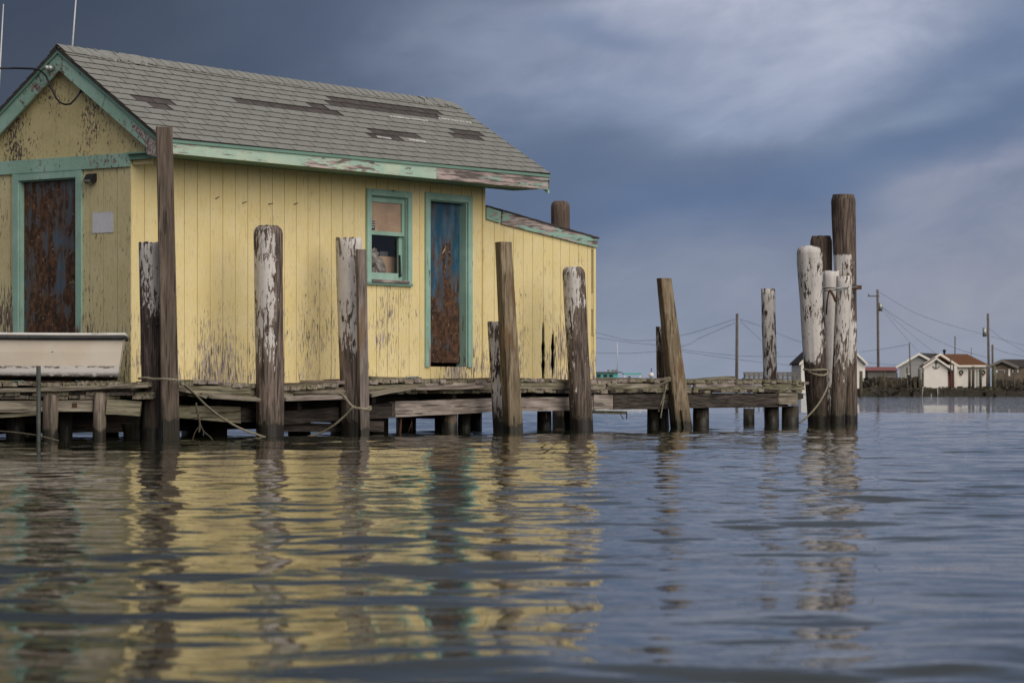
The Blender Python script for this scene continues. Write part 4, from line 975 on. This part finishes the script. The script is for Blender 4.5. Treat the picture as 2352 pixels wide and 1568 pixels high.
# ------------------------------------------------------------------ the skiff
BT = empty('skiff', (-3.945, 28.72, .586), math.radians(187), 'cream open skiff with a black rub rail resting before the gable door', 'boat')
mh, T = newmat('skiff_hull_paint'); v = ocoord(T, False); z = T.n('ShaderNodeSeparateXYZ', {0: v}).outputs[2]
n1 = T.noise(T.vmul(v, (.4, 1, 1)), 30, 6, .7); n2 = T.noise(v, 3, 4, .6)
c = T.mix(T.mr(n2, .35, .65), (.70, .60, .50), (.74, .66, .57))
zz = T.m('ADD', z, T.m('MULTIPLY', T.m('SUBTRACT', n1, .5), .06))
c = T.mix(T.mr(zz, .150, .165, 1, 0), c, (.68, .65, .64))
c = T.mix(T.m('MULTIPLY', T.mr(T.m('ABSOLUTE', T.m('SUBTRACT', zz, .157)), .0, .02, 1, 0), T.mr(n1, .48, .56)), c, (.10, .09, .08))
c = T.mix(T.m('MULTIPLY', T.mr(zz, .06, .12, 1, 0), T.mr(n1, .40, .50, .35, 1)), c, (.035, .032, .028))
c = T.mix(T.mr(T.noise(T.vmul(v, (1, 1, .4)), 14, 5, .7), .70, .72), c, (.05, .04, .035))
finish(T, c, .45, n1, .002, .5, .4)
LB = 3.9; N = 26
def hull_pt(q, side, lev, inner=0):
    """q 0 stern..1 bow; lev 0 keel centre,1 chine,2 mid,3 gunwale"""
    bw = (.50+.16*sin(pi*min(q*1.25, 1)*.62))*(1-max(0, (q-.55)/.45)**2.2); sh = .475+.02*(1-q)**2-.02+.10*q*q
    keel = .02+.20*max(0, q-.6)**2*2
    x = LB*q; fr = (0, .80, .93, 1.0)[lev]; zz = (keel, keel+.035+.05*q, keel+.035+(sh-keel)*.55, sh)[lev]
    rk = .075*(1-zz/.5) if q == 0 else .075*(1-zz/.5)*max(0, 1-q*6)
    return Vector((x+rk, side*(bw*fr-inner), zz+(inner if lev < 3 else 0)))
mb = MB(); vs = []; prof = [(1, 3), (1, 2), (1, 1), (1, 0), (-1, 1), (-1, 2), (-1, 3)]
for inner in (0, .025):
    for i in range(N+1):
        for sd_, lv in prof: vs.append(hull_pt(i/N, sd_, lv, inner))
m7 = 7; off = (N+1)*7; fs = []
for i in range(N):
    for k in range(6):
        a = i*7+k; fs += [(a, a+1, a+8, a+7), (a+off, a+off+7, a+off+8, a+off+1)]
    fs += [(i*7, i*7+7, i*7+7+off, i*7+off), (i*7+6, i*7+6+off, i*7+13+off, i*7+13)]
fs += [tuple(range(7))[::-1], tuple(range(off, off+7))]
mb.add(vs, fs); hull = mb.obj('hull', mh, BT)
for sd_ in (1, -1):
    pt = [hull_pt(i/N, sd_, 3)+Vector((0, sd_*.012, -.028)) for i in range(N+1)]
    pt[0].x -= .03
    MB().tube(pt, .021, 8).obj('rub_rail', M['rubber'], BT)
    mb = MB(); vs = []
    for i in range(N+1):
        p = hull_pt(i/N, sd_, 3)
        for dy, dz_ in ((.012, 0), (-.05, 0), (-.045, .022), (.008, .018)): vs.append((p.x-(.02 if i == 0 else 0), p.y+sd_*dy, p.z+dz_+.001))
    mb.add(vs, [(i*4+k, i*4+(k+1) % 4, (i+1)*4+(k+1) % 4, (i+1)*4+k) for i in range(N) for k in range(4)]+[(0, 1, 2, 3), (N*4+3, N*4+2, N*4+1, N*4)]); mb.obj('gunwale', peel('white_gunwale_paint', (.70, .68, .66), (.2, .16, .13), 'x', 30, None, -.07), BT)
for q in (.18, .5): MB().box((LB*q, -.53, .30), (LB*q+.25, .53, .33)).obj('thwart', M['wood_grey'], BT)
MB().box((.0, -.46, .44), (.04, .46, .475)).obj('transom_cap', M['white'], BT)

# ------------------------------------------------------------------ far shore
mb = MB(); ZS = 199.0
def shore_pt(x, Z, z): p = P(x, 0, Z); return (p.x, Z, z)
gx = [1968, 2000, 2060, 2120, 2180, 2240, 2300, 2360, 2600, 3400, 6000]; vs = []
for i, x in enumerate(gx):
    for (Z, z) in ((ZS+.8, -1.5), (ZS+1, .45), (ZS+6, .52), (260, .55), (700, .6)): vs.append(shore_pt(x, Z+R.uniform(-.3, .3)*(z < .5), z+R.uniform(-.03, .03)*(z > 0)))
fs = [(i*5+k, (i+1)*5+k, (i+1)*5+k+1, i*5+k+1) for i in range(len(gx)-1) for k in range(4)]+[(0, 1, 2, 3, 4)]
mb.add(vs, fs); tag(mb.obj('far_shore_ground', plain('dark_marsh_soil', (.045, .040, .025), .95, .4, scale=.6)), kind='structure')
# bank rubble and brush: uncountable ground cover
def clutter(name, mat, n, zr_, xr, hr, seed, zb=.5):
    rr = random.Random(seed); mb = MB()
    for _ in range(n):
        Z = rr.uniform(*zr_); x = rr.uniform(*xr); p = P(x, 0, Z); s_ = rr.uniform(.12, .5); h = rr.uniform(*hr)
        vs = [(p.x+rr.uniform(-s_, s_), Z+rr.uniform(-s_, s_), zb-.3+(h+.3)*k) for k in (0, 0, 0, 1, 1, .7)]
        mb.add(vs, [(0, 1, 4, 3), (1, 2, 5, 4), (2, 0, 3, 5), (3, 4, 5)])
    return tag(mb.obj(name, mat), kind='stuff')
clutter('bank_rubble', plain('dark_rubble', (.05, .042, .034), .95, .5, scale=2), 420, (199, 204), (1972, 2420), (.05, .32), 4, .3)
mbr = plain('dry_brush', (.060, .050, .036), .95, .6, scale=3)
clutter('shore_brush', mbr, 420, (206, 240), (1985, 2112), (.1, .95), 5, .5)
clutter('shore_brush', mbr, 330, (206, 240), (2290, 2500), (.1, .8), 15, .5)
clutter('shore_brush', mbr, 120, (206, 230), (2112, 2290), (.0, .22), 25, .5)
clutter('marsh_grass', plain('pale_marsh_grass', (.10, .095, .05), .95, .4, scale=3), 240, (201, 206), (2100, 2300), (.02, .10), 6, .5)
mt_bulk = wood('bulkhead_timber', (.022, .019, .015), (.075, .066, .05), 'x')
for i, x in enumerate(range(1976, 2600, 48)):
    a = P(x, 0, ZS); b = P(x+47, 0, ZS)
    o = MB().box((a.x, ZS, -1), (b.x, ZS+.25, .40+R.uniform(-.06, .08))).obj('bulkhead', mt_bulk)
    tag(o, 'length of low dark timber bulkhead along the far shore', 'bulkhead', 'bulkhead lengths on the far shore')
# far posts
mfp = wood('far_post_wood', (.05, .042, .032), (.14, .12, .09), 'z')
mfg = wood('far_mossy_post_wood', (.06, .062, .035), (.16, .15, .10), 'z')
fl_ = [(1977, 852, 8, 186, 'thick brown post with a cap standing right of the pile cluster'), (2011, 885, 5, 200, 'low brown stub at the foot of the red roofed shed'), (2032, 854, 5, 203, 'mossy post before the red roofed shed'),
       (2084, 843, 4, 203, 'slim dark post left of the white cottage in front of the grey house'), (2112, 846, 6, 207, 'thick dark post at the left edge of the white cottage'), (2119.5, 856, 4, 204, 'short post beside the thick one left of the cottage'),
       (2184, 820, 3, 206, 'thin tall stake at the cottage porch corner'), (2190, 838, 4, 205, 'grey stake between porch and main cottage wall'), (2227, 844, 7, 205, 'left one of the paired brown posts before the cottage'), (2235, 841, 7, 205.5, 'right one of the paired brown posts before the cottage'),
       (2253, 847, 6, 205, 'dark post at the right half of the cottage front'), (2267, 839, 5, 204, 'post at the right corner of the cottage'), (2284, 840, 8, 202, 'wide mossy post between cottage and brown house'), (2273, 846, 4, 206, 'grey stake just right of the cottage'),
       (2310, 850, 4, 208, 'white marker post in front of the brown house'), (2330, 862, 5, 207, 'short brown post in front of the brown house'), (2060, 856, 3, 206, 'thin post before the grey house')]
for (x, yt, wpx, Z, lb) in fl_:
    p = P(x, yt, Z); r = wpx/2*Z/F
    tag(MB().tube([(p.x, Z, -1 if Z < 199 else .3), (p.x+R.uniform(-.03, .03), Z, p.z)], [r, r*.93], 8).obj('shore_post', mfg if 'mossy' in lb else mfp), lb, 'post', 'posts along the far shore')
mwg_ = plain('chalky_stake_paint', (.40, .40, .33), .8)
for (xa, ya, xb, yb, lb) in ((2120, 887, 2117.5, 911, 'white leaning stake at the waterline below the cottage'), (2153.5, 892, 2154, 911, 'white upright stake at the waterline right of the leaning one'), (2139, 904, 2139, 911, 'tiny white stake between the two taller ones')):
    a, b = P(xa, ya, 197.5), P(xb, yb+6, 197.5); tag(MB().tube([a, b], .028, 6).obj('marker_stake', mwg_), lb, 'stake', 'white stakes at the far waterline')
# houses: built in their own frames, gable or eave towards the water
def Q(x, y, Z): p = P(x, y, Z); return p
mwh = plain('white_siding', (.78, .74, .68), .7, .05, scale=1); mwg = plain('grey_white_siding', (.30, .30, .30), .75, .08, scale=1)
mor = shingle('orange_brown_roof', (.150, .072, .040), (.12, .055, .032)); mdr = shingle('dark_far_roof', (.05, .045, .045), (.07, .06, .06))
mrr = plain('red_metal_roof', (.24, .09, .085), .6); mbw = plain('brown_shed_siding', (.13, .10, .075), .85, .25, scale=1.5); mgs = plain('grey_shed_siding', (.16, .15, .14), .85, .2, scale=1.5)
mgl = plain('dark_window_glass', (.03, .035, .045), .15); mred = plain('red_ribbon', (.14, .03, .03), .6); mgr = plain('wreath_green', (.03, .06, .025), .9)
def gable_house(nm, lb, xl, xr, ye, xa, ya, yb, Z, depth, wall, roof, trim, over=3, skew=0.0):
    """gable end facing the water: pixel outline, real depth behind it. skew shifts the ridge direction sideways (m per m)"""
    L, Rr, A, Bt = Q(xl, ye, Z), Q(xr, ye, Z), Q(xa, ya, Z), Q(xl, yb, Z)
    o = empty(nm, (L.x, Z, Bt.z), 0, lb, 'house'); r = lambda p: (p.x-L.x, p.z-Bt.z)
    poly = [(0, -.4), (Rr.x-L.x, -.4), r(Rr), r(A), r(L)]
    mb = MB(); n = 5; vs = [(p[0], 0, p[1]) for p in poly]+[(p[0]+skew*depth, depth, p[1]) for p in poly]
    mb.add(vs, [tuple(range(5)), tuple(range(9, 4, -1))]+[(i, n+i, n+(i+1) % n, (i+1) % n) for i in range(5)]); mb.obj('wall', wall, o)
    ox = over*Z/F
    for s_, (e, sg) in enumerate(((r(L), -1), (r(Rr), 1))):
        a = r(A); sl = (a[1]-e[1])/(a[0]-e[0]); ex = e[0]+sg*ox; ez = e[1]+sg*ox*sl
        for (y0, y1, mt, th, nm2) in ((-.35, depth+.2, roof, .10, 'roof'), (-.39, -.352, trim, .24, 'barge_board')):
            q = [(a[0], a[1]+.12-th*.0), (ex, ez+.12), (ex, ez+.12-th), (a[0], a[1]+.12-th)]
            vs = [(p[0]+skew*y0, y0, p[1]) for p in q]+[(p[0]+skew*y1, y1, p[1]) for p in q]
            MB().add(vs, [(0, 1, 2, 3), (7, 6, 5, 4), (0, 4, 5, 1), (1, 5, 6, 2), (2, 6, 7, 3), (3, 7, 4, 0)]).obj(nm2, mt, o)
    return o
def win(o, x, y, wpx, hpx, Z, name='window', mat=None, dy=-.05):
    p = Q(x, y, Z); a = p-o.location; h, w2 = hpx*Z/F, wpx*Z/F
    f = MB().box((a.x, dy, a.z-h), (a.x+w2, dy+.049, a.z)).obj(name, mat or mwh, o)
    if not mat: MB().box((a.x+w2*.14, dy-.02, a.z-h*.88), (a.x+w2*.86, dy-.001, a.z-h*.12)).obj('pane', mgl, f)
    return f
h1 = gable_house('white_house', 'white gabled house hidden behind the pile cluster', 1840, 1987, 832, 1914, 762, 893, 262, 9, mwh, mdr, mwh, 5)
win(h1, 1975, 850, 8, 30, 262, 'door', mwh)
h2 = gable_house('grey_house', 'pale grey gabled house left of and behind the white cottage', 2066, 2166, 841, 2114, 813, 892, 300, 6, mwg, mdr, mwh, 8, .5)
win(h2, 2080, 858, 12, 16, 300); win(h2, 2103, 864, 9, 24, 300, 'door', mgs)
h3 = gable_house('brown_house', 'low dark brown gabled house at the right edge of the photo', 2288, 2352, 842, 2320, 828, 893, 268, 8, mbw, mdr, mgs, 5, 2.2)
win(h3, 2288, 850, 22, 5, 268, 'window'); win(h3, 2325, 850, 14, 5, 268, 'window'); win(h3, 2316, 847, 4, 16, 268, 'door', mwh)
# cottage: main block with eave to the water, porch gable on its left
CZ = 275; L, Rr = Q(2196, 838, CZ), Q(2268, 838, CZ); Bt = Q(2196, 893, CZ)
ct = empty('white_cottage', (L.x, CZ, Bt.z), 0, 'small white cottage with an orange brown roof, anchor sign and wreaths on the far shore', 'house')
wd_, hh, dp = Rr.x-L.x, L.z-Bt.z, 5.5; px = CZ/F
MB().box((0, 0, -.4), (wd_, dp, hh)).obj('wall', mwh, ct)
rh = (838-812)*px; x_l, x_r = (2150-2196)*px, (2273-2196)*px
MB().add([((2196-2196)*px-.1, -.4, hh-.05), (x_r, -.4, hh-.05), ((2232-2196)*px, dp/2, hh+rh), ((2158-2196)*px, dp/2, hh+rh), ((2158-2196)*px, dp+.4, hh-.05), (x_r, dp+.4, hh-.05)], [(0, 1, 2, 3), (3, 2, 5, 4), (1, 5, 2), (0, 3, 4), (0, 4, 5, 1)]).obj('roof', mor, ct)
MB().box((-.1, -.45, hh-.20), (x_r, -.401, hh-.02)).obj('eave_board', mwh, ct)
gl, gr_, ga = (2116-2196)*px, (2170-2196)*px, (2143.5-2196)*px; ge = hh-.05; gz = hh+(838-821)*px
MB().prism([(gl, -.4), (gr_, -.4), (gr_, ge-.1), (ga, gz-.1), (gl, ge-.1)], 'y', -1.8, -.6).obj('porch_wall', mwh, ct)
MB().box((gr_+.001, -.6, -.4), (0, .3, hh)).obj('wall', mwh, ct)
for e, sg in ((gl, -1), (gr_+.6, 1)):
    sl = (gz-ge)/(ga-(gl if sg < 0 else gr_)); ex = e+sg*.15; ez = gz+(ex-ga)*(sl if sg < 0 else sl)
    for y0, y1, mt, th, nm2 in ((-2.1, .6, mor, .08, 'porch_roof'), (-2.15, -2.101, mwh, .2, 'barge_board')):
        MB().prism([(ga, gz), (ex, ez), (ex, ez-th), (ga, gz-th)][::(1 if sg > 0 else -1)], 'y', y0, y1).obj(nm2, mt, ct)
sl2 = .55
MB().prism([((2158-2196)*px, hh+rh+.05), ((2200-2196)*px, hh+.0), ((2200-2196)*px, hh-.22), ((2158-2196)*px, hh+rh-.17)], 'y', -.62, -.5).obj('barge_board', mwh, ct)
MB().prism([((2158-2196)*px, hh+rh+.05), ((2120-2196)*px, hh+.15), ((2120-2196)*px, hh-.0), ((2158-2196)*px, hh+rh-.17)][::-1], 'y', -.62, -.5).obj('barge_board', mwh, ct)
def ring(mb, c, r, r2, n=12, yy=0): mb.tube([(c[0]+r*cos(2*pi*k/n), yy, c[1]+r*sin(2*pi*k/n)) for k in range(n+1)], r2, 5)
for x in (2207.5, 2258.5):
    mb = MB(); ring(mb, ((x-2196)*px, (893-855)*px), .17, .07, yy=-.06); wo = mb.obj('wreath', mgr, ct)
    MB().box(((x-2196)*px-.08, -.16, (893-855)*px-.3), ((x-2196)*px+.08, -.13, (893-855)*px-.1)).obj('bow', mred, wo)
mb = MB(); ax, az = ga, (893-838)*px
mb.tube([(ax, -1.84, az-.32), (ax, -1.84, az+.34)], .045, 6); mb.tube([(ax-.16, -1.84, az+.2), (ax+.16, -1.84, az+.2)], .04, 6)
mb.tube([(ax+.32*cos(a), -1.84, az-.05+.3*sin(a)) for a in np.linspace(pi*1.08, pi*1.92, 9)], .045, 6); ring(mb, (ax, az+.42), .08, .03, 8, -1.84); mb.obj('anchor_sign', M['black'], ct)
MB().box((gr_+.25, -.66, -.2), (gr_+.75, -.601, 1.7)).obj('door', mred, ct)
for x in (2243, 2249): MB().box(((x-2196)*px, -.06, .1), ((x+2.4-2196)*px, -.001, 1.9)).obj('shutter', mwg, ct)
MB().tube([((2179-2196)*px, dp/2, hh+rh-.1), ((2179-2196)*px, dp/2, hh+rh+.2)], .1, 8).ball(((2179-2196)*px, dp/2, hh+rh+.3), .17).obj('roof_vent', M['black'], ct)
# red-roofed shed
SZ = 285; a = Q(1993, 851, SZ); b = Q(2060, 851, SZ); bt = Q(1993, 893, SZ)
sh = empty('red_roofed_shed', (a.x, SZ, bt.z), 0, 'long grey shed with a low red metal roof on the far shore', 'shed')
MB().box((0, 0, -.4), (b.x-a.x, 4, a.z-bt.z)).obj('wall', mgs, sh)
MB().prism([(-.3, a.z-bt.z), (2, a.z-bt.z+.40), (4.3, a.z-bt.z)][::1], 'x', -.15, b.x-a.x+.15).obj('roof', mrr, sh)
win(sh, 2020, 862, 7, 22, SZ, 'door', mbw)
# poles
mpo = wood('utility_pole_wood', (.075, .055, .045), (.17, .135, .11), 'z')
def upole(x, yt, yb, xb, wpx, Z, lb, arm=0, can=None):
    o = empty('utility_pole', (P(xb, 0, Z).x, Z, .5), 0, lb, 'utility pole', 'utility poles on the far shore')
    p = P(x, yt, Z); r = wpx/2*Z/F
    MB().tube([(0, 0, -2.5), (p.x-o.location.x, 0, p.z-.5)], [r*1.1, r*.85], 8).obj('pole', mpo, o)
    dx = p.x-o.location.x; zt_ = p.z-.5
    if arm: MB().box((dx-arm, -.06, zt_-.75), (dx+arm*.2, .06, zt_-.63)).box((dx-arm, -.04, zt_-.63), (dx-arm+.1, .04, zt_-.45)).obj('cross_arm', mpo, o)
    if can: MB().tube([(dx+can*.32, 0, zt_-2.3), (dx+can*.32, 0, zt_-1.4)], .2, 10).obj('transformer', M['galv'], o)
    return o
upole(1693, 720, 870, 1691.5, 7, 240, 'brown utility pole standing alone above the right end of the pier')
upole(2015.5, 665, 843, 2018.5, 6, 300, 'tallest pale utility pole with a side arm right of the pile cluster', 1.0, 1)
upole(2269, 720, 860, 2273, 6, 280, 'tall dark utility pole at the right corner of the cottage', 0, -1)
upole(2279.5, 791, 850, 2281, 5, 284, 'shorter dark pole just right of the tall one by the cottage')
upole(2193.7, 772, 815, 2192.5, 3, 310, 'thin short pole above the orange cottage roof')
upole(2088.5, 787, 862, 2095, 3.2, 275, 'slim leaning pole in front of the grey house')
upole(2231, 798, 815, 2231, 1.5, 300, 'very thin mast behind the cottage roof ridge')
WM = plain('overhead_wire', (.05, .05, .055), .7)
def wire(pts, lb, r=.015):
    tag(MB().tube(smooth([P(x, y, Z) for x, y, Z in pts], 5), r, 4).obj('overhead_wire', WM), lb, 'wire', 'overhead wires between the poles')
wire([(1300, 748, 300), (1367, 763, 290), (1454, 782, 275), (1559, 772, 257), (1688, 733, 240)], 'upper wire curving from the lone brown pole left to the lean-to')
wire([(1300, 770, 310), (1367, 775, 295), (1454, 787, 280), (1564, 794, 262), (1610, 775, 250), (1688, 741, 240)], 'second wire sagging left of the lone brown pole')
wire([(1300, 806, 300), (1367, 810, 295), (1440, 811, 290), (1507, 807, 285), (1570, 797, 280)], 'lowest wire left of the leaning square timber')
wire([(1699, 733, 240), (1750, 750, 250), (1844, 787, 270), (1930, 800, 285)], 'wire falling from the lone brown pole right to the pile cluster')
wire([(1701, 737, 240), (1752, 785, 245), (1790, 812, 250)], 'steep service wire right of the lone brown pole')
wire([(1560, 802, 300), (1699, 817, 290), (1844, 818, 280)], 'nearly level wire crossing behind the mottled pile')
wire([(1560, 806, 300), (1699, 826, 290), (1844, 841, 280), (1930, 843, 280)], 'low wire dipping toward the white house')
wire([(1975, 808, 300), (2030, 801, 290), (2089, 790, 275)], 'wire from the pile cluster to the slim leaning pole')
wire([(2024, 704, 300), (2106, 757, 296), (2194, 799, 290), (2272, 822, 280)], 'long wire from the tallest pole to the cottage corner')
wire([(2024, 704, 300), (2090, 765, 290), (2150, 812, 278)], 'steep wire from the tallest pole to the cottage roof')
wire([(2024, 708, 300), (2060, 752, 295), (2110, 808, 290)], 'steepest wire from the tallest pole to the grey house')
wire([(2018, 670, 300), (2110, 722, 310), (2230, 760, 330), (2380, 800, 350)], 'faint high wire right of the tallest pole')
wire([(2270, 752, 280), (2310, 783, 290), (2400, 830, 310)], 'wire descending right from the tall dark pole')
wire([(2281, 798, 284), (2320, 812, 290), (2400, 826, 300)], 'lower wire leaving the right edge by the brown house')
wire([(1990, 832, 300), (2060, 838, 300), (2130, 836, 300)], 'low wire above the red roofed shed')
# open slatted shelter behind the pier end
OZ = 215
sp = empty('dock_shelter', (P(1707, 0, OZ).x, OZ, .0), 0, 'low grey open dock shelter on thin posts behind the mottled pile', 'shelter')
ox = sp.location.x
for x in range(1710, 1836, 11):
    p = P(x, 857, OZ); MB().box((p.x-ox-.06, -.06, -1), (p.x-ox+.06, .06, p.z)).obj('post', mfp, sp)
for y, dx in ((856, 0), (862, 3)):
    a, b = P(1708+dx, y, OZ), P(1836, y, OZ); MB().box((a.x-ox, -.1, a.z-.10), (b.x-ox, .3, a.z+.06)).obj('rail', mgs, sp)
a, b = P(1708, 869, OZ), P(1836, 869, OZ); MB().box((a.x-ox, -.5, a.z-.05), (b.x-ox, 1.5, a.z+.05)).obj('deck', mgs, sp)
# teal workboat
WZ = 190; ow = P(1367, 0, WZ)
wb = empty('workboat', (ow.x, WZ, 0), 0, 'distant turquoise cabin workboat just right of the lean-to', 'boat')
mtq = plain('turquoise_paint', (.10, .42, .36), .5, .08); bx = lambda x, y: (P(x, y, WZ).x-ow.x, P(x, y, WZ).z)
q = WZ/F
hp = [bx(1300, 897), bx(1480, 897), bx(1486, 888), bx(1484, 878), bx(1420, 876), bx(1300, 872)]
MB().prism(hp, 'y', -1.0, 1.4).obj('hull', mwh, wb)
a, b = bx(1330, 873), bx(1418, 856); MB().box((a[0], -.8, a[1]), (b[0], 1.2, b[1])).obj('cabin', mtq, wb)
a, b = bx(1322, 856), bx(1428, 853.5); MB().box((a[0], -.95, a[1]), (b[0], 1.35, b[1])).obj('cabin_roof', mgs, wb)
for x in (1370, 1385, 1398): a, b = bx(x, 866), bx(x+9, 860); MB().box((a[0], -.83, a[1]), (b[0], -.801, b[1])).obj('cabin_window', mgl, wb)
a, b = bx(1431, 860), bx(1472, 856.5); MB().box((a[0], -.8, a[1]), (b[0], 1.2, b[1])).obj('canopy', mtq, wb)
a, b = bx(1468, 876), bx(1470.5, 860); MB().box((a[0], -.75, a[1]), (b[0], -.68, b[1])).obj('canopy_post', mwh, wb)
a, b = bx(1433, 876), bx(1435, 860); MB().box((a[0], -.75, a[1]), (b[0], -.68, b[1])).obj('canopy_post', mwh, wb)
a, b = bx(1443, 874), bx(1448, 864); MB().box((a[0], -.3, a[1]), (b[0], .3, b[1])).obj('engine_box', mgs, wb)
a, b = bx(1418, 853), bx(1418, 786); MB().tube([(a[0], 0, a[1]), (b[0], 0, b[1])], .03, 5).obj('aerial', M['wire_white'], wb)
for x in (1395, 1405, 1412): a = bx(x, 853); MB().box((a[0], -.2, a[1]), (a[0]+.15, .1, a[1]+.12)).obj('roof_gear', mgs, wb)
bp = P(1496, 861, 185)
bu = empty('round_marker', (bp.x, 185, 0), 0, 'white round marker ball on a thin post beyond the pier', 'marker')
MB().ball((0, 0, bp.z), 6*185/F, 12, 8).obj('ball', mwh, bu); MB().tube([(0, 0, -1), (0, 0, bp.z+.45)], .03, 6).obj('post', M['black'], bu)
